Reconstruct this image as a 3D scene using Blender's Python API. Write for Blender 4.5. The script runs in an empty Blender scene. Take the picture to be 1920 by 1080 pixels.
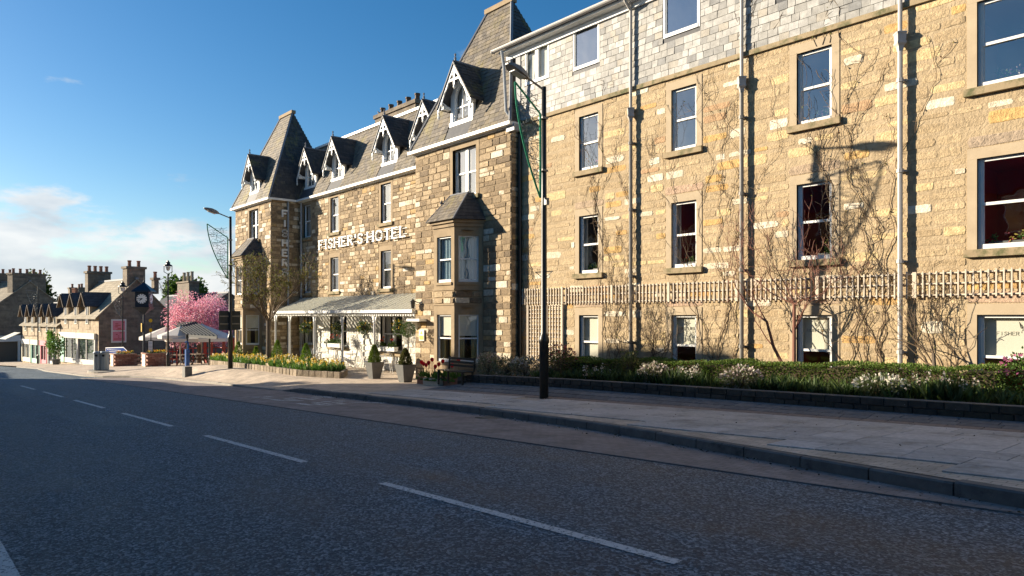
import bpy, bmesh, math, random
import numpy as np
from mathutils import Vector, Matrix
rnd = random.Random(11)
S = bpy.context.scene
COL = S.collection
rad = math.radians
V = Vector

# ---------------------------------------------------------------- camera, sky, sun, exposure
CZ = 1.63                                   # camera height above the road
F, HOR = 1321.0, 592.0                      # focal length and horizon measured in the 1920 px photograph
ca, sa = 0.7513, 0.6600                     # the facade runs 41.3 degrees left of the optical axis
cd = bpy.data.cameras.new('camera'); cam = bpy.data.objects.new('camera', cd); COL.objects.link(cam)
cam.location = (0, 0, CZ); cam.rotation_euler = (rad(90), 0, math.asin(ca))
cd.sensor_width = 36; cd.lens = F / 1920 * 36; cd.shift_y = 52 / 1920; cd.clip_end = 3000; cd.clip_start = .05
S.camera = cam
SUN = V((1.45, 1.0, -0.51)).normalized()     # the way the light travels
ELEV = math.asin(-SUN.z); AZ = math.atan2(-SUN.x, -SUN.y)
w = bpy.data.worlds.new('World'); S.world = w; w.use_nodes = True
nt = w.node_tree; N = nt.nodes; L = nt.links
for n in list(N): N.remove(n)
out = N.new('ShaderNodeOutputWorld'); bg = N.new('ShaderNodeBackground'); bg.inputs[1].default_value = 0.082
sky = N.new('ShaderNodeTexSky'); sky.sky_type = 'NISHITA'; sky.sun_disc = False
sky.sun_elevation = ELEV; sky.sun_rotation = AZ; sky.altitude = 300; sky.air_density = 1.0; sky.dust_density = .7; sky.ozone_density = 2.6
hs = N.new('ShaderNodeHueSaturation'); hs.inputs['Saturation'].default_value = 1.34; hs.inputs['Value'].default_value = .78; L.new(sky.outputs[0], hs.inputs['Color'])
tc = N.new('ShaderNodeTexCoord'); sep = N.new('ShaderNodeSeparateXYZ'); L.new(tc.outputs['Generated'], sep.inputs[0])
mp = N.new('ShaderNodeMapping'); mp.inputs['Scale'].default_value = (1, 1, 3.0); mp.inputs['Location'].default_value = (1.7, .9, .35); L.new(tc.outputs['Generated'], mp.inputs[0])
nz = N.new('ShaderNodeTexNoise'); nz.inputs['Scale'].default_value = 6.5; nz.inputs['Detail'].default_value = 9; nz.inputs['Roughness'].default_value = .56; L.new(mp.outputs[0], nz.inputs['Vector'])
band = N.new('ShaderNodeMapRange'); band.inputs['From Min'].default_value = .02; band.inputs['From Max'].default_value = .165; band.inputs['To Min'].default_value = .36; band.inputs['To Max'].default_value = -.19; L.new(sep.outputs['Z'], band.inputs['Value'])
ad = N.new('ShaderNodeMath'); ad.operation = 'ADD'; L.new(nz.outputs[0], ad.inputs[0]); L.new(band.outputs[0], ad.inputs[1])
rp = N.new('ShaderNodeMapRange'); rp.interpolation_type = 'SMOOTHSTEP'; rp.inputs['From Min'].default_value = .47; rp.inputs['From Max'].default_value = .60; rp.inputs['To Max'].default_value = .93; L.new(ad.outputs[0], rp.inputs['Value'])
nz2 = N.new('ShaderNodeTexNoise'); nz2.inputs['Scale'].default_value = 7; nz2.inputs['Detail'].default_value = 5; L.new(mp.outputs[0], nz2.inputs['Vector'])
cc = N.new('ShaderNodeMix'); cc.data_type = 'RGBA'; cc.inputs[6].default_value = (3.0, 3.45, 3.9, 1); cc.inputs[7].default_value = (4.75, 4.85, 4.9, 1); cm = N.new('ShaderNodeMapRange'); cm.inputs['From Min'].default_value = .38; cm.inputs['From Max'].default_value = .60; L.new(nz2.outputs[0], cm.inputs['Value']); L.new(cm.outputs[0], cc.inputs[0])
mx = N.new('ShaderNodeMix'); mx.data_type = 'RGBA'; L.new(rp.outputs[0], mx.inputs[0]); L.new(hs.outputs[0], mx.inputs[6]); L.new(cc.outputs[2], mx.inputs[7])
L.new(mx.outputs[2], bg.inputs[0]); L.new(bg.outputs[0], out.inputs[0])
sd = bpy.data.lights.new('sun', 'SUN'); sd.energy = 5.0; sd.angle = rad(.5); sd.color = (1.0, .865, .675)
so = bpy.data.objects.new('sun', sd); COL.objects.link(so); so.rotation_euler = SUN.to_track_quat('-Z', 'Y').to_euler(); so.location = (-40, -30, 40)
S.view_settings.view_transform = 'Standard'; S.view_settings.look = 'None'; S.view_settings.exposure = 1.26; S.view_settings.gamma = 1.0
S.cycles.use_denoising = True; S.cycles.caustics_reflective = False; S.cycles.caustics_refractive = False
S.cycles.max_bounces = 7; S.cycles.transparent_max_bounces = 12; S.cycles.sample_clamp_indirect = 6

# ---------------------------------------------------------------- measuring the photograph
def ray(x):
    t = (x - 960) / F
    return -ca + sa * t, sa + ca * t
def at(x, y, Y):                            # the point of the upright plane at distance Y that a pixel shows
    dx, dy = ray(x); l = Y / dy
    return V((l * dx, Y, CZ + (HOR - y) * l / F))
def atX(x, y, X):
    dx, dy = ray(x); l = X / dx
    return V((X, l * dy, CZ + (HOR - y) * l / F))
def PX(x, Y):
    dx, dy = ray(x); return Y * dx / dy
SL = .038
def gnd(x, y, dz=0.0):                      # the point of the sloping street (raised by dz) that a pixel shows
    dx, dy = ray(x); l = (CZ - dz) / ((y - HOR) / F + SL * dx)
    return V((l * dx, l * dy, SL * l * dx + dz))
def proj(p):
    d = -ca * p[0] + sa * p[1]
    if d < .1: return None
    return 960 + F * (sa * p[0] + ca * p[1]) / d, HOR - F * (p[2] - CZ) / d, d

# ---------------------------------------------------------------- materials
MATS = {}
def M(name, c, rough=.75, c2=None, scale=3.0, bump=0.0, bscale=40.0, attr=False, metal=0.0, spec=.4, vec=(1, 1, 1), c3=None, c3scale=1.2, c3lo=.55, c3hi=.7, rough2=None, trans=0.0, detail=6, bdist=.01, amp=.5):
    m = bpy.data.materials.new(name); m.use_nodes = True
    nt = m.node_tree; N = nt.nodes; L = nt.links
    b = N['Principled BSDF']; b.inputs['Roughness'].default_value = rough; b.inputs['Metallic'].default_value = metal
    b.inputs['Specular IOR Level'].default_value = spec
    g = N.new('ShaderNodeNewGeometry'); mp = N.new('ShaderNodeMapping'); mp.inputs['Scale'].default_value = vec
    L.new(g.outputs['Position'], mp.inputs[0])
    nz = N.new('ShaderNodeTexNoise'); nz.inputs['Scale'].default_value = scale; nz.inputs['Detail'].default_value = detail; nz.inputs['Roughness'].default_value = .62
    L.new(mp.outputs[0], nz.inputs['Vector'])
    col = None
    if attr:
        a = N.new('ShaderNodeAttribute'); a.attribute_name = 'Col'
        mr = N.new('ShaderNodeMapRange'); mr.inputs['From Min'].default_value = .25; mr.inputs['From Max'].default_value = .75
        mr.inputs['To Min'].default_value = 1 - amp; mr.inputs['To Max'].default_value = 1 + amp; L.new(nz.outputs[0], mr.inputs['Value'])
        mm = N.new('ShaderNodeVectorMath'); mm.operation = 'SCALE'; L.new(a.outputs['Color'], mm.inputs[0]); L.new(mr.outputs[0], mm.inputs['Scale'])
        col = mm.outputs[0]
    elif c2:
        mr = N.new('ShaderNodeMapRange'); mr.inputs['From Min'].default_value = .3; mr.inputs['From Max'].default_value = .7; L.new(nz.outputs[0], mr.inputs['Value'])
        mm = N.new('ShaderNodeMix'); mm.data_type = 'RGBA'; mm.inputs[6].default_value = (*c, 1); mm.inputs[7].default_value = (*c2, 1); L.new(mr.outputs[0], mm.inputs[0])
        col = mm.outputs[2]
    if c3:
        n3 = N.new('ShaderNodeTexNoise'); n3.inputs['Scale'].default_value = c3scale; n3.inputs['Detail'].default_value = 8; n3.inputs['Roughness'].default_value = .7; L.new(mp.outputs[0], n3.inputs['Vector'])
        r3 = N.new('ShaderNodeMapRange'); r3.inputs['From Min'].default_value = c3lo; r3.inputs['From Max'].default_value = c3hi; L.new(n3.outputs[0], r3.inputs['Value'])
        m3 = N.new('ShaderNodeMix'); m3.data_type = 'RGBA'; m3.inputs[7].default_value = (*c3, 1); L.new(r3.outputs[0], m3.inputs[0])
        if col: L.new(col, m3.inputs[6])
        else: m3.inputs[6].default_value = (*c, 1)
        col = m3.outputs[2]
    if col: L.new(col, b.inputs['Base Color'])
    else: b.inputs['Base Color'].default_value = (*c, 1)
    if rough2 is not None:
        rr = N.new('ShaderNodeMapRange'); rr.inputs['From Min'].default_value = .35; rr.inputs['From Max'].default_value = .65
        rr.inputs['To Min'].default_value = rough; rr.inputs['To Max'].default_value = rough2
        n4 = N.new('ShaderNodeTexNoise'); n4.inputs['Scale'].default_value = .6; n4.inputs['Detail'].default_value = 5; L.new(mp.outputs[0], n4.inputs['Vector'])
        L.new(n4.outputs[0], rr.inputs['Value']); L.new(rr.outputs[0], b.inputs['Roughness'])
    if bump:
        nb = N.new('ShaderNodeTexNoise'); nb.inputs['Scale'].default_value = bscale; nb.inputs['Detail'].default_value = 5; nb.inputs['Roughness'].default_value = .65; L.new(g.outputs['Position'], nb.inputs['Vector'])
        bp = N.new('ShaderNodeBump'); bp.inputs['Strength'].default_value = bump; bp.inputs['Distance'].default_value = bdist; L.new(nb.outputs[0], bp.inputs['Height']); L.new(bp.outputs[0], b.inputs['Normal'])
    if trans:
        tr = N.new('ShaderNodeBsdfTranslucent'); ms = N.new('ShaderNodeMixShader'); ms.inputs[0].default_value = trans
        if col: L.new(col, tr.inputs[0])
        else: tr.inputs[0].default_value = (*c, 1)
        L.new(b.outputs[0], ms.inputs[1]); L.new(tr.outputs[0], ms.inputs[2]); L.new(ms.outputs[0], N['Material Output'].inputs[0])
    MATS[name] = m
    return m
def brickmat(name, c1, c2, mortar, bw, bh, size=.012, rough=.85, wall=False, bump=.5, distort=0.0, vary=2.5, off=.5):
    m = bpy.data.materials.new(name); m.use_nodes = True
    nt = m.node_tree; N = nt.nodes; L = nt.links; b = N['Principled BSDF']; b.inputs['Roughness'].default_value = rough; b.inputs['Specular IOR Level'].default_value = .3
    g = N.new('ShaderNodeNewGeometry'); vec = g.outputs['Position']
    if wall:
        s = N.new('ShaderNodeSeparateXYZ'); L.new(vec, s.inputs[0]); a = N.new('ShaderNodeMath'); a.operation = 'ADD'; L.new(s.outputs[0], a.inputs[0]); L.new(s.outputs[1], a.inputs[1])
        cb = N.new('ShaderNodeCombineXYZ'); L.new(a.outputs[0], cb.inputs[0]); L.new(s.outputs[2], cb.inputs[1]); vec = cb.outputs[0]
    if distort:
        n = N.new('ShaderNodeTexNoise'); n.inputs['Scale'].default_value = 2.2; L.new(vec, n.inputs['Vector'])
        sc = N.new('ShaderNodeVectorMath'); sc.operation = 'SCALE'; sc.inputs['Scale'].default_value = distort; L.new(n.outputs['Color'], sc.inputs[0])
        ad = N.new('ShaderNodeVectorMath'); ad.operation = 'ADD'; L.new(vec, ad.inputs[0]); L.new(sc.outputs[0], ad.inputs[1]); vec = ad.outputs[0]
    br = N.new('ShaderNodeTexBrick'); br.inputs['Scale'].default_value = 1; br.inputs['Brick Width'].default_value = bw; br.inputs['Row Height'].default_value = bh; br.inputs['Mortar Size'].default_value = size; br.inputs['Mortar Smooth'].default_value = .3
    br.inputs['Color1'].default_value = (*c1, 1); br.inputs['Color2'].default_value = (*c2, 1); br.inputs['Mortar'].default_value = (*mortar, 1); br.offset = off
    L.new(vec, br.inputs['Vector'])
    nz = N.new('ShaderNodeTexNoise'); nz.inputs['Scale'].default_value = vary; nz.inputs['Detail'].default_value = 8; nz.inputs['Roughness'].default_value = .7; L.new(g.outputs['Position'], nz.inputs['Vector'])
    mr = N.new('ShaderNodeMapRange'); mr.inputs['From Min'].default_value = .3; mr.inputs['From Max'].default_value = .7; mr.inputs['To Min'].default_value = .62; mr.inputs['To Max'].default_value = 1.35; L.new(nz.outputs[0], mr.inputs['Value'])
    mm = N.new('ShaderNodeVectorMath'); mm.operation = 'SCALE'; L.new(br.outputs['Color'], mm.inputs[0]); L.new(mr.outputs[0], mm.inputs['Scale']); L.new(mm.outputs[0], b.inputs['Base Color'])
    inv = N.new('ShaderNodeMath'); inv.operation = 'SUBTRACT'; inv.inputs[0].default_value = 1; L.new(br.outputs['Fac'], inv.inputs[1])
    n2 = N.new('ShaderNodeTexNoise'); n2.inputs['Scale'].default_value = 45; n2.inputs['Detail'].default_value = 4; L.new(g.outputs['Position'], n2.inputs['Vector'])
    a2 = N.new('ShaderNodeMath'); a2.operation = 'MULTIPLY_ADD'; a2.inputs[1].default_value = .5; L.new(n2.outputs[0], a2.inputs[0]); L.new(inv.outputs[0], a2.inputs[2])
    bp = N.new('ShaderNodeBump'); bp.inputs['Strength'].default_value = bump; bp.inputs['Distance'].default_value = .01; L.new(a2.outputs[0], bp.inputs['Height']); L.new(bp.outputs[0], b.inputs['Normal'])
    MATS[name] = m; return m
def glassmat(name, refl, tint=(1, 1, 1), rough=.01, wav=.0):
    m = bpy.data.materials.new(name); m.use_nodes = True
    nt = m.node_tree; N = nt.nodes; L = nt.links; N.remove(N['Principled BSDF'])
    t = N.new('ShaderNodeBsdfTransparent'); t.inputs[0].default_value = (*tint, 1); g = N.new('ShaderNodeBsdfGlossy'); g.inputs['Roughness'].default_value = rough
    fr = N.new('ShaderNodeLayerWeight'); fr.inputs[0].default_value = .5     # same from both sides, so that sun reaches the room
    pw = N.new('ShaderNodeMath'); pw.operation = 'POWER'; pw.inputs[1].default_value = 5; L.new(fr.outputs['Facing'], pw.inputs[0])
    a = N.new('ShaderNodeMath'); a.operation = 'MULTIPLY_ADD'; a.inputs[1].default_value = .9; a.inputs[2].default_value = refl + .05; a.use_clamp = True; L.new(pw.outputs[0], a.inputs[0])
    ms = N.new('ShaderNodeMixShader'); L.new(a.outputs[0], ms.inputs[0]); L.new(t.outputs[0], ms.inputs[1]); L.new(g.outputs[0], ms.inputs[2]); L.new(ms.outputs[0], N['Material Output'].inputs[0])
    if wav:
        n = N.new('ShaderNodeTexNoise'); n.inputs['Scale'].default_value = 1.3; ge = N.new('ShaderNodeNewGeometry'); L.new(ge.outputs['Position'], n.inputs['Vector'])
        bp = N.new('ShaderNodeBump'); bp.inputs['Strength'].default_value = wav; bp.inputs['Distance'].default_value = .03; L.new(n.outputs[0], bp.inputs['Height']); L.new(bp.outputs[0], g.inputs['Normal'])
    MATS[name] = m; return m

def asphalt_mat():
    m = bpy.data.materials.new('asphalt'); m.use_nodes = True
    nt = m.node_tree; N = nt.nodes; L = nt.links; b = N['Principled BSDF']; b.inputs['Specular IOR Level'].default_value = .38
    g = N.new('ShaderNodeNewGeometry'); P = g.outputs['Position']
    vo = N.new('ShaderNodeTexVoronoi'); vo.inputs['Scale'].default_value = 46; L.new(P, vo.inputs['Vector'])
    n1 = N.new('ShaderNodeTexNoise'); n1.inputs['Scale'].default_value = 75; n1.inputs['Detail'].default_value = 3; L.new(P, n1.inputs['Vector'])
    mp = N.new('ShaderNodeMapping'); mp.inputs['Scale'].default_value = (.12, .75, 1); L.new(P, mp.inputs[0])
    n2 = N.new('ShaderNodeTexNoise'); n2.inputs['Scale'].default_value = 1.3; n2.inputs['Detail'].default_value = 7; n2.inputs['Roughness'].default_value = .65; L.new(mp.outputs[0], n2.inputs['Vector'])
    n3 = N.new('ShaderNodeTexNoise'); n3.inputs['Scale'].default_value = 1.1; n3.inputs['Detail'].default_value = 8; n3.inputs['Roughness'].default_value = .7; L.new(P, n3.inputs['Vector'])
    cr = N.new('ShaderNodeValToRGB'); e = cr.color_ramp.elements; e[0].position = .2; e[0].color = (.017, .028, .038, 1); e[1].position = .85; e[1].color = (.31, .37, .40, 1)
    e2 = cr.color_ramp.elements.new(.55); e2.color = (.058, .089, .110, 1)
    sp = N.new('ShaderNodeSeparateColor'); L.new(vo.outputs['Color'], sp.inputs[0])
    ml = N.new('ShaderNodeMath'); ml.operation = 'MULTIPLY_ADD'; ml.inputs[1].default_value = .55; L.new(sp.outputs[0], ml.inputs[0])
    hf = N.new('ShaderNodeMath'); hf.operation = 'MULTIPLY'; hf.inputs[1].default_value = .5; L.new(n1.outputs[0], hf.inputs[0]); L.new(hf.outputs[0], ml.inputs[2])
    L.new(ml.outputs[0], cr.inputs[0])
    mr = N.new('ShaderNodeMapRange'); mr.inputs['From Min'].default_value = .3; mr.inputs['From Max'].default_value = .7; mr.inputs['To Min'].default_value = .52; mr.inputs['To Max'].default_value = 1.6
    av = N.new('ShaderNodeMath'); av.operation = 'MULTIPLY_ADD'; av.inputs[1].default_value = .6; L.new(n2.outputs[0], av.inputs[0])
    h2 = N.new('ShaderNodeMath'); h2.operation = 'MULTIPLY'; h2.inputs[1].default_value = .4; L.new(n3.outputs[0], h2.inputs[0]); L.new(h2.outputs[0], av.inputs[2]); L.new(av.outputs[0], mr.inputs['Value'])
    mm = N.new('ShaderNodeVectorMath'); mm.operation = 'SCALE'; L.new(cr.outputs[0], mm.inputs[0]); L.new(mr.outputs[0], mm.inputs['Scale']); L.new(mm.outputs[0], b.inputs['Base Color'])
    rr = N.new('ShaderNodeMapRange'); rr.inputs['From Min'].default_value = .35; rr.inputs['From Max'].default_value = .65; rr.inputs['To Min'].default_value = .56; rr.inputs['To Max'].default_value = .85; L.new(av.outputs[0], rr.inputs['Value']); L.new(rr.outputs[0], b.inputs['Roughness'])
    a2 = N.new('ShaderNodeMath'); a2.operation = 'MULTIPLY_ADD'; a2.inputs[1].default_value = .6; L.new(vo.outputs['Distance'], a2.inputs[0]); L.new(n1.outputs[0], a2.inputs[2])
    bp = N.new('ShaderNodeBump'); bp.inputs['Strength'].default_value = 1.0; bp.inputs['Distance'].default_value = .014; L.new(a2.outputs[0], bp.inputs['Height']); L.new(bp.outputs[0], b.inputs['Normal'])
    MATS['asphalt'] = m
asphalt_mat()
def paint_mat():                            # worn road paint: scuffed through to the asphalt
    m = bpy.data.materials.new('road_paint'); m.use_nodes = True
    nt = m.node_tree; N = nt.nodes; L = nt.links; b = N['Principled BSDF']; b.inputs['Base Color'].default_value = (.62, .62, .60, 1); b.inputs['Roughness'].default_value = .6
    g = N.new('ShaderNodeNewGeometry'); n = N.new('ShaderNodeTexNoise'); n.inputs['Scale'].default_value = 26; n.inputs['Detail'].default_value = 6; n.inputs['Roughness'].default_value = .75; L.new(g.outputs['Position'], n.inputs['Vector'])
    r = N.new('ShaderNodeMapRange'); r.inputs['From Min'].default_value = .40; r.inputs['From Max'].default_value = .46; L.new(n.outputs[0], r.inputs['Value'])
    t = N.new('ShaderNodeBsdfTransparent'); ms = N.new('ShaderNodeMixShader'); L.new(r.outputs[0], ms.inputs[0]); L.new(t.outputs[0], ms.inputs[1]); L.new(b.outputs[0], ms.inputs[2]); L.new(ms.outputs[0], N['Material Output'].inputs[0])
    MATS['road_paint'] = m
paint_mat()
M('stone', (.4, .3, .2), .9, attr=True, scale=9, bump=1, bscale=22, bdist=.03, amp=.38, c3=(.15, .11, .065), c3scale=13, c3lo=.61, c3hi=.70)
M('mortar', (.33, .25, .15), .92, c2=(.475, .37, .235), scale=3.4, bump=1, bscale=16, bdist=.03, c3=(.17, .125, .075), c3scale=11, c3lo=.60, c3hi=.70, vec=(1, 1, .6))
M('mortar_old', (.20, .145, .085), .92, c2=(.36, .27, .165), scale=3.5, bump=.9, bscale=14, bdist=.03, c3=(.13, .10, .06), c3scale=1.4, c3lo=.55, c3hi=.72)
M('dressed', (.38, .30, .20), .88, c2=(.46, .37, .25), scale=2.5, bump=.25, bscale=50, c3=(.20, .165, .11), c3scale=1.6, c3lo=.6, c3hi=.78)
M('dressed_brown', (.27, .20, .12), .88, c2=(.36, .27, .165), scale=2.5, bump=.3, bscale=40, c3=(.17, .13, .08), c3scale=1.6, c3lo=.55, c3hi=.75)
M('sillstone', (.28, .215, .13), .9, c2=(.36, .28, .17), scale=5, bump=.4, bscale=40, c3=(.11, .11, .05), c3scale=3.5, c3lo=.48, c3hi=.64)
M('white_rubble', (.66, .64, .57), .8, c2=(.76, .74, .67), scale=3, bump=1, bscale=7, bdist=.06)
M('slate_light', (.3, .3, .28), .62, attr=True, scale=7, bump=.4, bscale=30, amp=.32)
M('slate_brown', (.1, .09, .08), .72, attr=True, scale=5, bump=.4, bscale=26, amp=.35, c3=(.24, .20, .06), c3scale=.55, c3lo=.55, c3hi=.70, vec=(1.6, 1.6, .5))
M('slate_dark', (.045, .048, .055), .6, c2=(.075, .075, .078), scale=6, bump=.4, bscale=18)
M('lead', (.16, .17, .19), .6, c2=(.22, .23, .245), scale=3, bump=.15, bscale=20)
M('white_paint', (.78, .78, .76), .45, c2=(.70, .70, .67), scale=3, bump=.05, bscale=20)
M('cream_paint', (.70, .66, .52), .55, c2=(.64, .60, .47), scale=3)
M('grey_paint', (.36, .38, .40), .45, c2=(.30, .32, .34), scale=4)
M('pipe', (.46, .44, .42), .5, c2=(.38, .36, .33), scale=4, c3=(.30, .20, .12), c3scale=5, c3lo=.62, c3hi=.75)
M('black_iron', (.012, .013, .013), .38, c2=(.03, .028, .022), scale=7, bump=.1, bscale=40)
M('lamp_grey', (.16, .15, .135), .4, c2=(.22, .21, .19), scale=6)
M('lamp_lens', (.5, .5, .48), .2)
M('green_tube', (.012, .24, .11), .45, c2=(.015, .30, .14), scale=6)
M('wire', (.02, .035, .03), .5)
M('rope_light', (.16, .17, .16), .4)
M('pavement_slab', (.2, .18, .16), .85, attr=True, scale=14, bump=.35, bscale=90, amp=.25, c3=(.24, .22, .19), c3scale=1.5, c3lo=.50, c3hi=.72)
brickmat('block_paving', (.60, .495, .385), (.51, .42, .325), (.36, .29, .22), .21, .105, .008, vary=1.2)
brickmat('sett_paving', (.31, .26, .235), (.25, .212, .195), (.17, .15, .14), .2, .1, .007, vary=1.6, rough=.8)
M('bank', (.2, .2, .2), .85, attr=True, scale=9, bump=.5, bscale=50, amp=.3)
M('kerb', (.11, .11, .105), .82, c2=(.18, .175, .165), scale=5, bump=.4, bscale=60, c3=(.05, .055, .05), c3scale=3)
M('kerb_pale', (.34, .31, .26), .85, c2=(.24, .22, .19), scale=4, bump=.4, bscale=50)
M('wall_block', (.05, .05, .045), .88, attr=True, scale=11, bump=.7, bscale=34, amp=.4, c3=(.30, .30, .29), c3scale=9, c3lo=.67, c3hi=.72)
M('soil', (.05, .035, .022), .95, c2=(.09, .065, .04), scale=9, bump=.8, bscale=25)
M('ground', (.09, .10, .05), .95, c2=(.13, .12, .08), scale=.4, bump=.3, bscale=4)
M('leaf', (.06, .1, .02), .6, attr=True, scale=5, amp=.3, trans=.3, spec=.3)
M('petal', (.8, .6, .1), .6, attr=True, scale=9, amp=.12, trans=.35, spec=.2)
M('bark', (.10, .075, .055), .9, c2=(.17, .135, .10), scale=8, bump=.7, bscale=30, vec=(2, 2, .5))
M('twig', (.11, .075, .045), .85, c2=(.17, .12, .075), scale=10)
M('vine', (.13, .085, .05), .85, c2=(.21, .15, .095), scale=9)
M('red_bark', (.17, .065, .04), .75, c2=(.24, .11, .075), scale=9)
M('timber', (.52, .44, .34), .8, c2=(.62, .54, .43), scale=7, bump=.3, bscale=40)
M('timber_dark', (.085, .055, .035), .75, c2=(.14, .095, .06), scale=7, bump=.3, bscale=30)
M('canvas', (.82, .78, .72), .85, c2=(.76, .72, .66), scale=2, trans=.25)
M('canopy_panel', (.60, .61, .52), .55, c2=(.68, .68, .60), scale=3, c3=(.46, .46, .37), c3scale=3)
M('shelter_metal', (.015, .02, .026), .8, c2=(.025, .032, .04), scale=4, spec=.2)
M('terracotta', (.30, .12, .07), .8, c2=(.36, .16, .09), scale=8)
M('pot_grey', (.10, .10, .095), .55, c2=(.14, .14, .13), scale=6)
M('blue_paint', (.012, .075, .26), .35, c2=(.015, .095, .32), scale=5)
M('navy', (.012, .02, .032), .4, c2=(.02, .03, .045), scale=5)
M('bin_metal', (.30, .34, .36), .45, c2=(.25, .29, .31), scale=4, metal=.3)
M('brick_red', (.30, .13, .085), .85, attr=True, scale=12, bump=.4, bscale=40, amp=.25)
M('yellow', (.72, .42, .02), .5)
M('red_paint', (.42, .035, .018), .5, c2=(.34, .03, .015), scale=6)
M('sign_blue', (.014, .05, .22), .9, spec=.05)
M('sign_white', (.78, .78, .76), .8, spec=.1)
M('sign_grey', (.045, .05, .05), .85, spec=.1, c2=(.06, .065, .065), scale=4)
M('curtain', (.62, .60, .54), .85, c2=(.70, .68, .62), scale=3, trans=.2, vec=(6, 6, .3))
M('curtain_blue', (.20, .33, .40), .85, c2=(.34, .46, .50), scale=3, vec=(6, 6, .3))
M('curtain_gold', (.33, .27, .11), .85, c2=(.42, .35, .16), scale=3, vec=(6, 6, .3))
M('blind', (.74, .72, .58), .85, c2=(.78, .76, .62), scale=2, trans=.15)
M('room_cream', (.40, .38, .31), .9); M('room_red', (.30, .022, .022), .85); M('room_dark', (.10, .085, .065), .9); M('room_grey', (.42, .41, .38), .9)
M('print_grey', (.30, .30, .24), .8)
M('black', (.01, .01, .01), .5)
M('far_white', (.66, .65, .60), .7, c2=(.58, .57, .52), scale=1)
M('shop_interior', (.20, .23, .17), .8, c2=(.07, .07, .06), scale=1.6)
M('mint', (.35, .62, .50), .6); M('pink_paint', (.60, .20, .24), .7)
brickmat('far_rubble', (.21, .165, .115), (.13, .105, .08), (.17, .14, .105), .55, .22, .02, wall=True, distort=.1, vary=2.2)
brickmat('far_rubble_sunlit', (.46, .36, .24), (.34, .26, .17), (.38, .30, .20), .5, .22, .02, wall=True, distort=.1, vary=2.2)  # lit copy of far_rubble for street fronts, sunlight put into the colour
brickmat('far_slate', (.34, .29, .21), (.27, .23, .165), (.17, .14, .10), .32, .22, .012, wall=True, vary=1.2)
brickmat('far_slate_dark', (.055, .058, .066), (.075, .078, .085), (.035, .035, .04), .32, .22, .012, wall=True, vary=1.2)
glassmat('glass', .07, wav=.25); glassmat('glass_upper', .26, wav=.3); glassmat('glass_sky', .42, (.75, .85, .95), wav=.25); glassmat('glass_clear', .0)
glassmat('glass_far', .16, (.8, .85, .9), wav=.3)

# ---------------------------------------------------------------- mesh building
FINE = {'foliage', 'flowers', 'leaves', 'buds', 'stems', 'star_lights', 'wire_motif', 'timetable_print', 'lettering', 'numerals', 'gable_print', 'print', 'cross_wire'}   # too small to pick apart
LOCAL = set()                               # roots whose parts are given in the root's own axes
def WM(o):
    if o is None or o.name in LOCAL: return Matrix()
    b = Matrix.LocRotScale(o.location, o.rotation_euler, o.scale)
    return WM(o.parent) @ o.matrix_parent_inverse @ b if o.parent else b
def link(o, parent=None):
    COL.objects.link(o)
    if parent is not None:
        o.parent = parent; o.matrix_parent_inverse = WM(parent).inverted()
    return o
def tag(o, label=None, cat=None, group=None, kind=None):
    if label: o['label'] = label
    if cat: o['category'] = cat
    if group: o['group'] = group
    if kind: o['kind'] = kind
    return o
def thing(name, label, cat, loc=(0, 0, 0), rz=0, group=None):
    o = bpy.data.objects.new(name, None); COL.objects.link(o); o.empty_display_size = .3
    o.location = loc; o.rotation_euler = (0, 0, rz)
    return tag(o, label, cat, group)
def copy_tree(o, parent=None):
    c = o.copy(); COL.objects.link(c)
    if parent is not None: c.parent = parent
    for ch in list(o.children): copy_tree(ch, c)
    return c
def rv(s=1.0): return V((rnd.uniform(-s, s), rnd.uniform(-s, s), rnd.uniform(-s, s)))
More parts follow.
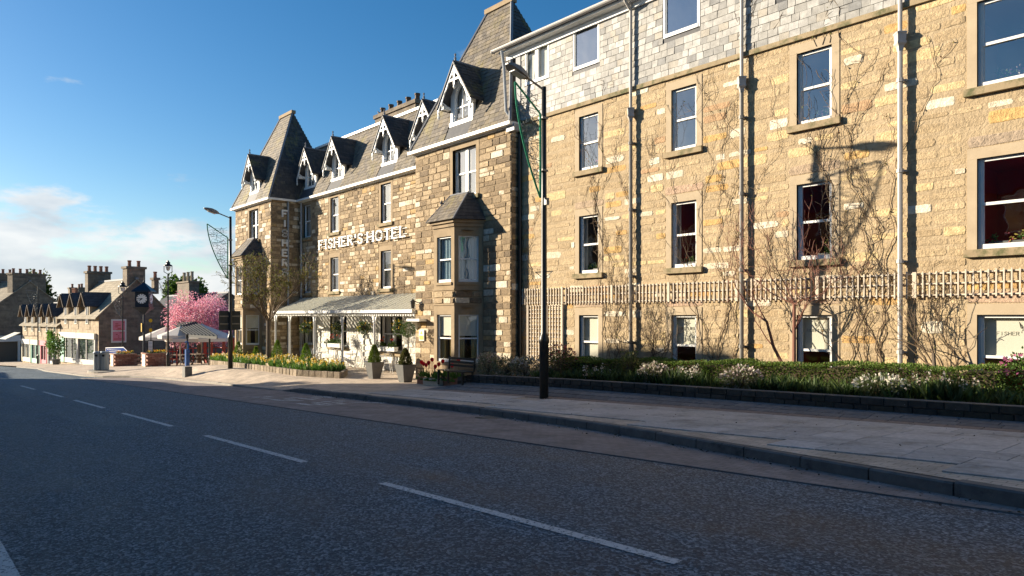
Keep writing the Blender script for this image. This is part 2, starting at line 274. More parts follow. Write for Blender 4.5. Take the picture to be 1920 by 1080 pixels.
class MB:
    def __init__(s): s.v = []; s.f = []; s.c = []; s.col = None
    def add(s, pts, faces):
        n = len(s.v); s.v.extend([tuple(p) for p in pts])
        for f in faces: s.f.append([n + i for i in f]); s.c.append(s.col)
        return s
    def q(s, *p): return s.add(p, [list(range(len(p)))])
    def box(s, x0, x1, y0, y1, z0, z1):
        return s.add([(x0, y0, z0), (x1, y0, z0), (x1, y1, z0), (x0, y1, z0), (x0, y0, z1), (x1, y0, z1), (x1, y1, z1), (x0, y1, z1)],
                     [(0, 3, 2, 1), (4, 5, 6, 7), (0, 1, 5, 4), (1, 2, 6, 5), (2, 3, 7, 6), (3, 0, 4, 7)])
    def para(s, o, a, b, c):
        o, a, b, c = V(o), V(a), V(b), V(c)
        return s.add([o, o + a, o + a + b, o + b, o + c, o + a + c, o + a + b + c, o + b + c],
                     [(0, 3, 2, 1), (4, 5, 6, 7), (0, 1, 5, 4), (1, 2, 6, 5), (2, 3, 7, 6), (3, 0, 4, 7)])
    def bar(s, p, q, w, h=None, up=(0, 0, 1)):
        p, q = V(p), V(q); d = (q - p).normalized(); h = h or w; u = V(up)
        if abs(d.dot(u)) > .98: u = V((0, 1, 0)) if abs(d.y) < .9 else V((1, 0, 0))
        a = d.cross(u).normalized(); b = a.cross(d).normalized()
        return s.para(p - a * w / 2 - b * h / 2, a * w, b * h, q - p)
    def prism(s, poly, t):
        t = V(t); n = len(poly); P = [V(p) for p in poly]
        return s.add(P + [p + t for p in P], [list(range(n))[::-1], list(range(n, 2 * n))] + [(i, (i + 1) % n, n + (i + 1) % n, n + i) for i in range(n)])
    def tube(s, pts, r, n=6, cap=True):
        P = [V(p) for p in pts]; m = len(P); r = r if isinstance(r, (list, tuple)) else [r] * m
        d0 = (P[1] - P[0]).normalized(); u = V((0, 0, 1)) if abs(d0.z) < .9 else V((1, 0, 0)); a = d0.cross(u).normalized()
        vs = []
        for i in range(m):
            d = ((P[min(i + 1, m - 1)] - P[max(i - 1, 0)])).normalized()
            a = (a - d * a.dot(d)); a = a.normalized() if a.length > 1e-6 else d.orthogonal().normalized(); b = d.cross(a)
            for k in range(n):
                t = 2 * math.pi * k / n; vs.append(P[i] + (a * math.cos(t) + b * math.sin(t)) * r[i])
        fs = [(i * n + k, i * n + (k + 1) % n, (i + 1) * n + (k + 1) % n, (i + 1) * n + k) for i in range(m - 1) for k in range(n)]
        if cap: fs += [list(range(n))[::-1], list(range((m - 1) * n, m * n))]
        return s.add(vs, fs)
    def lathe(s, prof, n=12, c=(0, 0, 0), cap=True):
        vs = []; c = V(c)
        for r, z in prof:
            for k in range(n):
                t = 2 * math.pi * k / n; vs.append((c.x + r * math.cos(t), c.y + r * math.sin(t), c.z + z))
        m = len(prof)
        fs = [(i * n + k, i * n + (k + 1) % n, (i + 1) * n + (k + 1) % n, (i + 1) * n + k) for i in range(m - 1) for k in range(n)]
        if cap: fs += [list(range(n))[::-1], list(range((m - 1) * n, m * n))]
        return s.add(vs, fs)
    def leaf(s, p, size, d=None, asp=.55):
        a = V(d).normalized() if d is not None else rv().normalized(); p = V(p)
        b = a.cross(rv()); b = b.normalized() if b.length > 1e-5 else a.orthogonal().normalized()
        n = a.cross(b) * size * .12
        return s.add([p, p + a * size * .5 + b * size * asp * .5 + n, p + a * size, p + a * size * .5 - b * size * asp * .5 + n], [(0, 1, 2, 3)])
    def build(s, name, mat, parent=None, smooth=False):
        me = bpy.data.meshes.new(name); me.from_pydata(s.v, [], s.f)
        me.materials.append(MATS[mat])
        if any(c is not None for c in s.c):
            a = me.attributes.new('Col', 'FLOAT_COLOR', 'FACE')
            arr = np.ones((len(s.c), 4), dtype=np.float32)
            for i, c in enumerate(s.c):
                if c is not None: arr[i, :3] = c
            a.data.foreach_set('color', arr.ravel())
        if smooth: me.shade_smooth()
        o = bpy.data.objects.new(name, me)
        if parent is not None and name in FINE: o['kind'] = 'stuff'
        return link(o, parent)
def vary(c, k=.15):
    f = 1 + rnd.uniform(-k, k)
    return tuple(max(0, x * f * (1 + rnd.uniform(-k, k) * .3)) for x in c)

class Pl:                                   # an upright face: u along it, v up, d outwards
    def __init__(s, O, U, Nn): s.O = V(O); s.U = V(U).normalized(); s.N = V(Nn).normalized(); s.Z = V((0, 0, 1))
    def p(s, u, v, d=0.0): return s.O + s.U * u + s.Z * v + s.N * d
    def box(s, mb, u0, u1, v0, v1, d0, d1): return mb.para(s.p(u0, v0, d0), s.U * (u1 - u0), s.Z * (v1 - v0), s.N * (d1 - d0))
def wallface(mb, P, u0, u1, v0, v1, holes, depth=.24, d=0.0):
    us = sorted({u0, u1, *[x for h in holes for x in h[:2] if u0 < x < u1]}); vs = sorted({v0, v1, *[x for h in holes for x in h[2:] if v0 < x < v1]})
    for a, b in zip(us, us[1:]):
        for e, f in zip(vs, vs[1:]):
            m, n = (a + b) / 2, (e + f) / 2
            if any(h[0] < m < h[1] and h[2] < n < h[3] for h in holes): continue
            mb.q(P.p(a, e, d), P.p(b, e, d), P.p(b, f, d), P.p(a, f, d))
    for a, b, e, f in holes:
        mb.q(P.p(a, e, d), P.p(a, f, d), P.p(a, f, d - depth), P.p(a, e, d - depth)); mb.q(P.p(b, e, d), P.p(b, e, d - depth), P.p(b, f, d - depth), P.p(b, f, d))
        mb.q(P.p(a, f, d), P.p(b, f, d), P.p(b, f, d - depth), P.p(a, f, d - depth)); mb.q(P.p(a, e, d), P.p(a, e, d - depth), P.p(b, e, d - depth), P.p(b, e, d))
    return mb

# ---------------------------------------------------------------- small pieces: stones, slates, slabs
UNITS = {}
def unit(kind, i):
    if (kind, i) in UNITS: return UNITS[kind, i]
    r = random.Random(hash((len(kind), ord(kind[1]), i)) & 0xffff)
    if kind in ('stone', 'ragged'):
        jx, jy, ck, ins = (.955, .93, .965, .93) if kind == 'stone' else (.93, .80, .93, .90)
        base = [(-.5, -.5), (-.25, -.5), (0, -.5), (.25, -.5), (.5, -.5), (.5, 0), (.5, .5), (.25, .5), (0, .5), (-.25, .5), (-.5, .5), (-.5, 0)]; n = len(base); ring = []
        for x, y in base:
            k = ck if abs(x) == .5 and abs(y) == .5 else 1
            ring.append((x * k * r.uniform(jx, 1.0), y * k * r.uniform(jy, 1.0)))
        v = [(x, y, -.4) for x, y in ring] + [(x, y, .6) for x, y in ring] + [(x * (ins + .03), y * ins, r.uniform(.75, 1.15)) for x, y in ring]
        f = [(k, (k + 1) % n, n + (k + 1) % n, n + k) for k in range(n)] + [(n + k, n + (k + 1) % n, 2 * n + (k + 1) % n, 2 * n + k) for k in range(n)] + [list(range(2 * n, 3 * n))]
    elif kind == 'slate':
        j = lambda: r.uniform(-.03, .03)
        a, b, c, d = (-.485 + j(), -.55 + j()), (.485 + j(), -.55 + j()), (.485 + j(), .5), (-.485 + j(), .5)
        t1, t2 = r.uniform(.9, 1.3), r.uniform(.9, 1.3)
        v = [(*a, 0), (*b, 0), (*c, 0), (*d, 0), (*a, t1), (*b, t2), (*c, .25), (*d, .25)]
        f = [(4, 5, 6, 7), (0, 1, 5, 4), (1, 2, 6, 5), (2, 3, 7, 6), (3, 0, 4, 7)]
    else:                                   # slab, block
        e = .5; g = .46 if kind == 'block' else .492; h = g
        v = [(-e, -e, -.5), (e, -e, -.5), (e, e, -.5), (-e, e, -.5), (-e, -e, .75), (e, -e, .75), (e, e, .75), (-e, e, .75), (-h, -h, 1), (h, -h, 1), (h, h, 1), (-h, h, 1)]
        if kind == 'block': v = [(x + r.uniform(-.02, .02), y + r.uniform(-.03, .03), z * r.uniform(.9, 1.1)) for x, y, z in v]
        f = [(0, 1, 5, 4), (1, 2, 6, 5), (2, 3, 7, 6), (3, 0, 4, 7), (4, 5, 9, 8), (5, 6, 10, 9), (6, 7, 11, 10), (7, 4, 8, 11), (8, 9, 10, 11)]
    UNITS[kind, i] = (np.array(v), f); return UNITS[kind, i]
PM = {}
def piece_mesh(kind, i, name, mat, tone):
    k = (kind, i, mat, tone)
    if k not in PM:
        v, f = unit(kind, i); me = bpy.data.meshes.new(name); me.from_pydata([tuple(x) for x in v], [], f); me.materials.append(MATS[mat])
        a = me.attributes.new('Col', 'FLOAT_COLOR', 'FACE'); arr = np.ones((len(f), 4), dtype=np.float32); arr[:, :3] = tone; a.data.foreach_set('color', arr.ravel())
        PM[k] = me
    return PM[k]
def lay(pieces, kind, name, mat, tones, parent, nmax=300, restname=None):
    """pieces: (centre, uvec, vvec, normal, w, h, thick[, tone]).  The largest seen become objects, the rest one mesh."""
    if not pieces: return
    sc = []
    for k, p in enumerate(pieces):
        q = proj(p[0]); s = 0
        if q and -20 < q[0] < 1940 and -20 < q[1] < 1100:
            view = (V(p[0]) - V((0, 0, CZ))); s = p[4] * p[5] * abs(view.normalized().dot(p[3])) / view.length_squared
        sc.append((s, k))
    sc.sort(reverse=True); top = {k for s, k in sc[:nmax] if s > 0}
    PMI = WM(parent).inverted() if parent else Matrix()
    vs, fs, cs, n = [], [], [], 0
    for k, p in enumerate(pieces):
        c, u, v, nn, w_, h_, t = p[:7]; tone = p[7] if len(p) > 7 else rnd.choice(tones); i = rnd.randrange(7)
        m = Matrix(((u.x * w_, v.x * h_, nn.x * t, c[0]), (u.y * w_, v.y * h_, nn.y * t, c[1]), (u.z * w_, v.z * h_, nn.z * t, c[2]), (0, 0, 0, 1)))
        if k in top:
            o = bpy.data.objects.new(name, piece_mesh(kind, i, name, mat, tone)); COL.objects.link(o)
            o.parent = parent; o.matrix_parent_inverse = PMI; o.matrix_basis = m
        else:
            uv, uf = unit(kind, i); a = np.array(m); vs.append(uv @ a[:3, :3].T + a[:3, 3])
            fs.extend([[n + x for x in f] for f in uf]); cs.extend([tone] * len(uf)); n += len(uv)
    if n:
        me = bpy.data.meshes.new(restname or name + '_field'); me.from_pydata(np.concatenate(vs).tolist(), [], fs); me.materials.append(MATS[mat])
        a = me.attributes.new('Col', 'FLOAT_COLOR', 'FACE'); arr = np.ones((len(cs), 4), dtype=np.float32); arr[:, :3] = cs; a.data.foreach_set('color', arr.ravel())
        o = bpy.data.objects.new(restname or name + '_field', me); link(o, parent); o['kind'] = 'stuff'
def courses(P, u0, u1, v0, v1, holes, rows, lens, thick, gap=.02, d=0.0, tones=None, d_in=0.0):
    out = []; v = v0
    while v < v1 - .06:
        h = min(rnd.uniform(*rows), v1 - v)
        if v1 - v - h < .07: h = v1 - v
        segs = [(u0, u1)]
        for a, b, e, f in holes:
            if e < v + h - .02 and f > v + .02:
                segs = [s for (x, y) in segs for s in ((x, min(y, a)), (max(x, b), y)) if s[1] - s[0] > .05]
        for x, y in segs:
            u = x
            while u < y - .02:
                l = rnd.uniform(*lens) * (.7 + h * 1.6)
                if y - u - l < .14: l = y - u
                t = rnd.uniform(*thick); tone = rnd.choices(*tones)[0]
                hh = h * rnd.uniform(.86, 1.0)
                out.append((P.p(u + l / 2, v + h / 2, d), P.U, P.Z, P.N, l - gap, hh - gap, t, tone)); u += l
        v += h
    return out
def slates(O, U, Vv, poly, sw, sh, t, tones, holes=()):
    """slates over a sloping convex polygon given in (u,v) from O along U and up Vv"""
    U = V(U).normalized(); Vv = V(Vv).normalized(); Nn = U.cross(Vv).normalized(); O = V(O); out = []
    def span(v):
        xs = []
        for (a, b), (c, d_) in zip(poly, poly[1:] + poly[:1]):
            if (b - v) * (d_ - v) <= 0 and abs(b - d_) > 1e-6: xs.append(a + (c - a) * (v - b) / (d_ - b))
        return (min(xs), max(xs)) if len(xs) > 1 else None
    vmax = max(p[1] for p in poly); v = min(p[1] for p in poly); row = 0
    while v < vmax - sh * .3:
        s = span(min(v + sh * .5, vmax - .001))
        if s:
            segs = [s]
            for a, b, e, f in holes:
                if e < v + sh - .01 and f > v + .01: segs = [z for (x, y) in segs for z in ((x, min(y, a)), (max(x, b), y)) if z[1] - z[0] > .03]
            for x, y in segs:
                u = x; first = True
                while u < y - .01:
                    l = sw * rnd.uniform(.72, 1.25)
                    if first and row % 2: l *= .5
                    first = False
                    if y - u - l < sw * .35: l = y - u
                    out.append((O + U * (u + l / 2) + Vv * (v + sh / 2) + Nn * rnd.uniform(0, .004), U, Vv, Nn, l, sh, t * rnd.uniform(.8, 1.3), rnd.choices(*tones)[0])); u += l
        v += sh; row += 1
    return out
# ---------------------------------------------------------------- ground, road, pavement
def interp(x, pts):
    pts = sorted(pts)
    if x <= pts[0][0]: return pts[0][1]
    for (a, b), (c, d) in zip(pts, pts[1:]):
        if x <= c: return b + (d - b) * (x - a) / (c - a)
    return pts[-1][1]
def smooth(t): t = max(0, min(1, t)); return t * t * (3 - 2 * t)
KP = [(20, 7.6), (-.6, 7.6), (-1.75, 7.77), (-3.2, 8.15), (-5.04, 8.64), (-7, 9.14), (-9.16, 9.57), (-12.8, 9.95), (-17, 10.15), (-23.4, 10.4), (-32.8, 10.3), (-40, 10.2), (-42.5, 9.6), (-44.5, 8.6), (-47, 8.25), (-60, 8.2), (-67, 8.6), (-77, 7.8), (-90, 6.4), (-108, 3.8), (-140, -2)]
YK = lambda X: interp(X, KP)
def road_z(X, Y):
    c = -.025 * abs(Y - 4.15) if Y <= 7.55 else -.085 - .02 * (Y - 7.55)
    return (SL * X if X > -130 else SL * -130) + c * (1 if X > -60 else max(0, 1 + (X + 60) / 20))
KH = [(20, .14), (-23.2, .15), (-23.6, .03), (-27, .035), (-30, .09), (-42, .09), (-46, .07), (-140, .06)]
def kerb_top(X): return road_z(X, YK(X)) + .015 + interp(X, KH)
TP = [(20, .79), (-17, -.62), (-20, -.76), (-24, -.89), (-38, -.95), (-44, -1.38), (-52, -1.85), (-60, -2.2), (-70, -2.58), (-130, -4.86), (-140, -4.9)]
BR = [(-18.7, 0), (-16.9, .2), (-13, .19), (-3, .05), (10, .03)]
def G(X, Y):
    T = interp(X, TP); k = YK(X)
    z = kerb_top(X) + (T - kerb_top(X)) * smooth((Y - k - .15) / max(1.5, 12.3 - k))
    if X > -18.7 and Y > 12.3: z += interp(X, BR) * smooth((Y - 12.3) / .9)
    return z
def sheet(name, Xs, Ys, zf, mat, kind='structure'):
    mb = MB(); nx = len(Xs)
    for X in Xs:
        ys = Ys(X) if callable(Ys) else Ys
        for y in ys: mb.v.append((X, y, zf(X, y)))
    m = len(ys)
    for i in range(nx - 1):
        for j in range(m - 1):
            a = i * m + j; mb.f.append((a, a + 1, a + m + 1, a + m)); mb.c.append(None)
    o = mb.build(name, mat); o['kind'] = kind; return o
frange = lambda a, b, s: [a + (b - a) * i / max(1, round(abs(b - a) / s)) for i in range(round(abs(b - a) / s) + 1)]
XS = frange(-140, 20, 1.0)
sheet('ground', [-900, -400, -200, -140, -60, 20, 120, 500], [-600, -200, -60, -8, -1.2, 12, 22, 60, 200, 900], lambda X, Y: (SL * max(-130, min(X, 40))) - .75, 'ground')
sheet('road', XS, lambda X: [-1.5, 0, 1, 2, 3, 4.15, 5, 6, 7, 7.55] + [7.55 + (YK(X) + .1 - 7.55) * k / 3 for k in (1, 2, 3)], road_z, 'asphalt')
lb = sheet('lay_by', frange(-43.6, -.55, .5), lambda X: [7.56 + (max(7.57, YK(X) + .1) - 7.56) * k / 5 for k in range(6)], lambda X, Y: road_z(X, Y) + .016, 'sett_paving')
mb = MB()
for X in frange(-43.6, -.75, .25)[:-1]:     # the raised edge of the setts
    z = road_z(X, 7.55); z2 = road_z(X + .25, 7.55); mb.q((X, 7.548, z - .02), (X + .25, 7.548, z2 - .02), (X + .25, 7.56, z2 + .016), (X, 7.56, z + .016))
mb.build('lay_by_edge', 'kerb', lb)
sheet('near_pavement', frange(-60, 20, 2), [-1.5, -.6, -.1], lambda X, Y: road_z(X, 0) + .12, 'block_paving')
pav = sheet('pavement', XS, lambda X: [YK(X) + .12 + (12.3 - YK(X) - .12) * k / 5 for k in range(6)] + [12.5, 12.75, 13.0, 13.25, 14, 15, 16, 17.6, 22, 40, 60], G, 'block_paving')
def frame_at(X, Y, zf=G, ang=0):
    e = .15; u = V((1, 0, (zf(X + e, Y) - zf(X - e, Y)) / (2 * e))).normalized(); v = V((0, 1, (zf(X, Y + e) - zf(X, Y - e)) / (2 * e))).normalized()
    return u, v, u.cross(v).normalized()
pcs = []
ST = ([(.52, .485, .445), (.47, .445, .41), (.55, .515, .475), (.44, .415, .385), (.49, .455, .405)], [5, 4, 3, 2, 2])
y = 12.3
while y > 8.0:
    h = .56; x = -19.0 + rnd.random() * .5
    while x < 2:
        l = rnd.choice([.66, .88, .88, 1.0]); xc, yc = x + l / 2, y - h / 2
        if yc - h / 2 > YK(xc + l / 2) + .14 and yc - h / 2 > YK(xc - l / 2) + .14 and not (abs(xc + 12.84) < .7 and abs(yc - 12.36) < .5):
            u, v, n = frame_at(xc, yc); pcs.append((V((xc, yc, G(xc, yc) + .002)), u, v, n, l - .012, h - .012, .014, rnd.choices(*ST)[0]))
        x += l
    y -= h
lay(pcs, 'kslab', 'paving_slab', 'pavement_slab', None, pav)
pcs = []
for r in range(4):
    x = -18.4 + rnd.random() * .3
    while x < 2.5:
        l = rnd.uniform(.38, .6); xc, yc = x + l / 2, 12.42 + r * .225
        u, v, n = frame_at(xc, yc); c = (.25, .20, .17) if r == 0 else rnd.choice([(.16, .16, .16), (.185, .182, .178), (.14, .142, .145)])
        pcs.append((V((xc, yc, G(xc, yc))), u, v, n, l - .012, .213, .018, c)); x += l
lay(pcs, 'kslab', 'bank_sett', 'bank', None, pav)
X = 4.0; path = []
while X > -75:
    path.append(X); X -= .91
kerbobj = None
for a, b in zip(path, path[1:]):
    p0, p1 = V((a, YK(a), kerb_top(a))), V((b, YK(b), kerb_top(b))); d = (p1 - p0); n = V((-d.y, d.x, 0)).normalized() * -1
    if n.y < 0: n = -n
    m = MB(); g = d * .010; z = V((0, 0, 1)); dz = z * rnd.uniform(-.008, .008)
    q0, q1 = p0 + g + dz, p1 - g + dz
    pr = [(0, -.3), (0, -.02), (.02, 0), (.15, .002), (.15, -.3)]
    P0 = [q0 + n * s + z * t for s, t in pr]; P1 = [q1 + n * s + z * t for s, t in pr]
    m.add(P0 + P1, [(i, i + 1, 6 + i, 5 + i) for i in range(4)] + [(4, 3, 2, 1, 0), (5, 6, 7, 8, 9)])
    if kerbobj is None:
        kerbobj = MB().box(-.0, .02, 7.7, 7.72, -.6, -.58).build('kerb', 'kerb'); kerbobj['kind'] = 'structure'
    m.build('kerbstone', 'kerb' if a > -24 else 'kerb_pale', kerbobj)
# centre line and edge line
mk = []
def marking(x0, x1, Y, wd, label):
    m = MB(); n = max(2, int(abs(x1 - x0) / .4))
    for i in range(n):
        a = x0 + (x1 - x0) * i / n; b = x0 + (x1 - x0) * (i + 1) / n
        m.q((a, Y - wd / 2, road_z(a, Y - wd / 2) + .005), (b, Y - wd / 2, road_z(b, Y - wd / 2) + .005), (b, Y + wd / 2, road_z(b, Y + wd / 2) + .005), (a, Y + wd / 2, road_z(a, Y + wd / 2) + .005))
    o = m.build('road_marking', 'road_paint'); o['kind'] = 'structure'; return o
for k in range(6):
    x1 = -2.96 - k * 6.0; marking(x1 - 4.0, x1, 4.16, .11, '')
for a, b in ((-8.2, -6.05), (-12, -8.6)): marking(a, b, .66, .12, '')
m = MB()                                    # what is left of the painted words in the lay-by
for (x0, y0, x1, y1) in [(474, 747.5, 488, 747.5), (496, 745.5, 509, 746.3), (492, 749, 508, 749.5), (510, 752, 532, 754.5), (533, 750, 556, 751), (545, 746.5, 560, 747), (535, 753, 568, 754), (561, 748.5, 590, 751.5), (584, 747.5, 600, 748.5), (588, 745.2, 612, 746), (606, 744.2, 620, 745.5), (612, 747, 627, 747.2), (558, 759.5, 583, 763), (586, 756.5, 604, 758.5), (588, 760, 606, 762.5), (606, 755, 621, 756), (607, 759, 622, 761), (612, 763, 618, 763), (622, 757, 640, 757.5), (620, 761, 627, 760.5), (640, 748.5, 655, 748.2), (628, 753, 645, 754), (634, 759, 646, 760), (656, 755.5, 676, 755.8), (678, 756, 702, 756.5), (692, 751.5, 697, 752.5), (700, 755.5, 721, 757)]:
    p, q = gnd(x0, y0, -.13), gnd(x1, y1, -.13); wdt = .075
    for a in range(3):
        s, e = p.lerp(q, a / 3), p.lerp(q, (a + 1) / 3); w2 = V((0, wdt * rnd.uniform(.7, 1.3), 0)); f = lambda r: V((r.x, r.y, road_z(r.x, r.y) + .0215))
        m.q(f(s - w2), f(e - w2), f(e + w2), f(s + w2))
m.build('road_marking', 'road_paint')['kind'] = 'structure'

# ---------------------------------------------------------------- windows
def window(parent, P, u0, u1, v0, v1, depth=.2, room='room_cream', curtain=None, blind=0.0, mull=False, surround=.17, glass='glass', frame='white_paint', sill=True, roomd=1.6, rail=True, lintel=True, d=0.0, text=False, stone='dressed'):
    f = MB(); t = .06; w_ = u1 - u0; vm = (v0 + v1) / 2; D = -depth + d
    P.box(f, u0, u0 + t, v0, v1, D, D + .07); P.box(f, u1 - t, u1, v0, v1, D, D + .07)
    P.box(f, u0 + t, u1 - t, v1 - t, v1, D, D + .065); P.box(f, u0 + t, u1 - t, v0, v0 + .1, D, D + .085)
    if rail: P.box(f, u0 + t, u1 - t, vm - .028, vm + .028, D, D + .055)
    if mull: P.box(f, (u0 + u1) / 2 - .07, (u0 + u1) / 2 + .07, v0 + .1, v1 - t, D, D + .075)
    for a, b in ([(u0 + t, u1 - t)] if not mull else [(u0 + t, (u0 + u1) / 2 - .07), ((u0 + u1) / 2 + .07, u1 - t)]):     # the sashes inside the frame
        for e, g, dd in ([(vm, v1 - t, .03), (v0 + .1, vm, .01)] if rail else [(v0 + .1, v1 - t, .03)]):
            P.box(f, a, a + .035, e, g, D + dd - .02, D + dd + .02); P.box(f, b - .035, b, e, g, D + dd - .02, D + dd + .02)
    w = f.build('window', frame, parent)
    if rail:
        for e, g, dd in ((vm, v1 - t, .03), (v0 + .1, vm, .008)):
            MB().q(P.p(u0 + t, e, D + dd), P.p(u1 - t, e, D + dd), P.p(u1 - t, g, D + dd), P.p(u0 + t, g, D + dd)).build('pane', glass, w)
    else: MB().q(P.p(u0 + t, v0 + .1, D + .02), P.p(u1 - t, v0 + .1, D + .02), P.p(u1 - t, v1 - t, D + .02), P.p(u0 + t, v1 - t, D + .02)).build('pane', glass, w)
    if surround:
        s = MB(); sg = surround; e = .014 + d
        P.box(s, u0 - sg, u0, v0, v1, -.1 + d, e); P.box(s, u1, u1 + sg, v0, v1, -.1 + d, e)
        if lintel: P.box(s, u0 - sg, u1 + sg, v1, v1 + sg * 1.25, -.1 + d, e + .002)
        s.build('surround', stone, w)
    if sill:
        s = MB(); e = surround if surround else .08
        P.box(s, u0 - e - .04, u1 + e + .04, v0 - .15, v0 - .002, -.22 + d, .10 + d); s.build('sill', 'sillstone', w)
    r = MB(); a, b, e, g = u0 - .3, u1 + .3, v0 - .25, v1 + .12; b0 = D - .015; b1 = D - roomd
    r.q(P.p(a, e, b1), P.p(b, e, b1), P.p(b, g, b1), P.p(a, g, b1)); r.q(P.p(a, e, b0), P.p(a, e, b1), P.p(a, g, b1), P.p(a, g, b0)); r.q(P.p(b, e, b0), P.p(b, g, b0), P.p(b, g, b1), P.p(b, e, b1))
    r.q(P.p(a, g, b0), P.p(a, g, b1), P.p(b, g, b1), P.p(b, g, b0)); r.q(P.p(a, e, b0), P.p(b, e, b0), P.p(b, e, b1), P.p(a, e, b1))
    r.build('room', room, w)
    if curtain:
        mat, cover = curtain
        for sx in (0, 1):
            c = MB(); n = 12; wd = w_ * cover; pts = []
            for i in range(n + 1):
                uu = (u0 + .03 + wd * i / n) if sx == 0 else (u1 - .03 - wd * i / n); pts.append((uu, D - .09 + .028 * math.sin(i * 2.1 + sx)))
            for (a, da), (b, db) in zip(pts, pts[1:]): c.q(P.p(a, v0 - .05, da), P.p(b, v0 - .05, db), P.p(b, v1, db), P.p(a, v1, da))
            c.build('curtain', mat, w, True)
    if blind:
        c = MB(); P.box(c, u0 + .05, u1 - .05, v1 - (v1 - v0) * blind, v1 - .02, D - .06, D - .05); P.box(c, u0 + .05, u1 - .05, v1 - (v1 - v0) * blind - .03, v1 - (v1 - v0) * blind, D - .066, D - .044); bl = c.build('blind', 'blind', w)
        if text:
            tw = w_ * .62; h = .075; letters = MB(); x = (u0 + u1) / 2 - tw / 2; zt = v1 - (v1 - v0) * blind * .52
            for ch in "FISHER'S HOTEL":
                glyph(letters, ch, P, x, zt, tw / 14 * .8, h, D - .049, .004, thin=True); x += tw / 14
            bx, bz = (u0 + u1) / 2 + tw * .02, zt + .17
            letters.prism([P.p(bx + a, bz + b, D - .049) for a, b in ((-.10, .10), (-.05, .035), (-.07, -.03), (-.015, .02), (.06, .11), (.03, .02), (.0, -.05), (-.06, -.09), (-.03, -.02))], P.N * .004)
            letters.build('print', 'print_grey', bl)
    return w
GL = {'F': [[(0, 0), (0, 1)], [(0, 1), (1, 1)], [(0, .52), (.7, .52)]], 'I': [[(.5, 0), (.5, 1)]], 'H': [[(0, 0), (0, 1)], [(1, 0), (1, 1)], [(0, .52), (1, .52)]],
      'E': [[(0, 0), (0, 1)], [(0, 1), (1, 1)], [(0, .52), (.75, .52)], [(0, 0), (1, 0)]], 'L': [[(0, 0), (0, 1)], [(0, 0), (1, 0)]], 'T': [[(.5, 0), (.5, 1)], [(0, 1), (1, 1)]],
      'R': [[(0, 0), (0, 1)], [(0, 1), (.65, 1), (.9, .9), (.95, .76), (.9, .62), (.65, .5), (0, .5)], [(.5, .5), (1, 0)]],
      'S': [[(.95, .8), (.85, .94), (.55, 1.0), (.25, .96), (.06, .8), (.15, .62), (.5, .52), (.85, .42), (.97, .22), (.8, .05), (.48, 0), (.16, .05), (.03, .2)]],
      'O': [[(.5, 0), (.2, .08), (.02, .3), (0, .5), (.02, .7), (.2, .92), (.5, 1), (.8, .92), (.98, .7), (1, .5), (.98, .3), (.8, .08), (.5, 0)]], "'": [[(.5, .7), (.5, 1)]], ' ': []}
SERIF = {'F': [(0, 0), (0, 1)], 'I': [(.5, 0), (.5, 1)], 'H': [(0, 0), (0, 1), (1, 0), (1, 1)], 'E': [(0, 0), (0, 1)], 'L': [(0, 0), (0, 1)], 'T': [(.5, 0)], 'R': [(0, 0), (0, 1), (1, 0)]}
def glyph(mb, ch, P, u, v, w_, h, d, t, thin=False, serif=False, st=.19):
    s = h * (.12 if thin else st); x0 = u + s / 2; ww = w_ - s; hh = h - s * (.6 if serif else 1); v0 = v + s * (.3 if serif else .5)
    for k, line in enumerate(GL[ch]):
        for (a, b), (c, e) in zip(line, line[1:]):
            p, q = V((x0 + a * ww, v0 + b * hh)), V((x0 + c * ww, v0 + e * hh)); dd = (q - p)
            if dd.length < 1e-5: continue
            dn = dd.normalized(); wd = s if (abs(dn.y) > .5 or not serif) else s * .6; nn = V((-dn.y, dn.x)) * wd / 2; ex = dn * wd * .25
            mb.prism([P.p(*(r), d + .0007 * k) for r in (p - nn - ex, q - nn + ex, q + nn + ex, p + nn - ex)], P.N * t)
    if serif:
        for a, b in SERIF.get(ch, []):
            c = x0 + a * ww; y0 = v0 + b * hh; P.box(mb, c - s * .95, c + s * .95, y0 - s * .3, y0 + s * .3, d - .0008, d + t + .002)
    return mb

# ---------------------------------------------------------------- the hotel
E = 6.48 + CZ
R_ = lambda z: z + CZ
OLD = ([(.38, .285, .175), (.59, .505, .375), (.29, .215, .13), (.44, .335, .205), (.24, .175, .105), (.67, .60, .48), (.19, .14, .088), (.46, .31, .14)], [6, 3, 6, 5, 4, 2, 3, 1])
NEW = ([(0.440, 0.333, 0.198), (0.480, 0.367, 0.220), (0.400, 0.299, 0.176), (0.640, 0.555, 0.414), (0.700, 0.627, 0.484), (0.550, 0.357, 0.141), (0.430, 0.280, 0.158), (0.380, 0.289, 0.176), (0.580, 0.444, 0.238), (0.520, 0.328, 0.132)], [11, 11, 9, 3, 2, 1, 1, 1, 4, 1])
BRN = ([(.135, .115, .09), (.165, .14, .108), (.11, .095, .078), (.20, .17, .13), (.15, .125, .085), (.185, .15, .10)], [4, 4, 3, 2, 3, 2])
BRN_SHADE = ([(.06, .056, .052), (.08, .072, .063), (.05, .048, .046), (.10, .088, .07)], [4, 4, 3, 1])  # slates of roof sides away from the sun, shade put into the tone
SLT = ([(.30, .29, .265), (.36, .35, .325), (.25, .245, .23), (.42, .41, .385), (.20, .20, .195), (.33, .30, .25)], [5, 5, 3, 3, 1, 2])
hotel = thing('hotel', 'Victorian rubble stone hotel with two steep slated towers and white bargeboard dormers', 'hotel', (-30.6, 17, -.95))
YT, YM, YW = 15.65, 17.3, 16.0
FT, FM, FW = Pl((0, YT, 0), (1, 0, 0), (0, -1, 0)), Pl((0, YM, 0), (1, 0, 0), (0, -1, 0)), Pl((0, YW, 0), (1, 0, 0), (0, -1, 0))
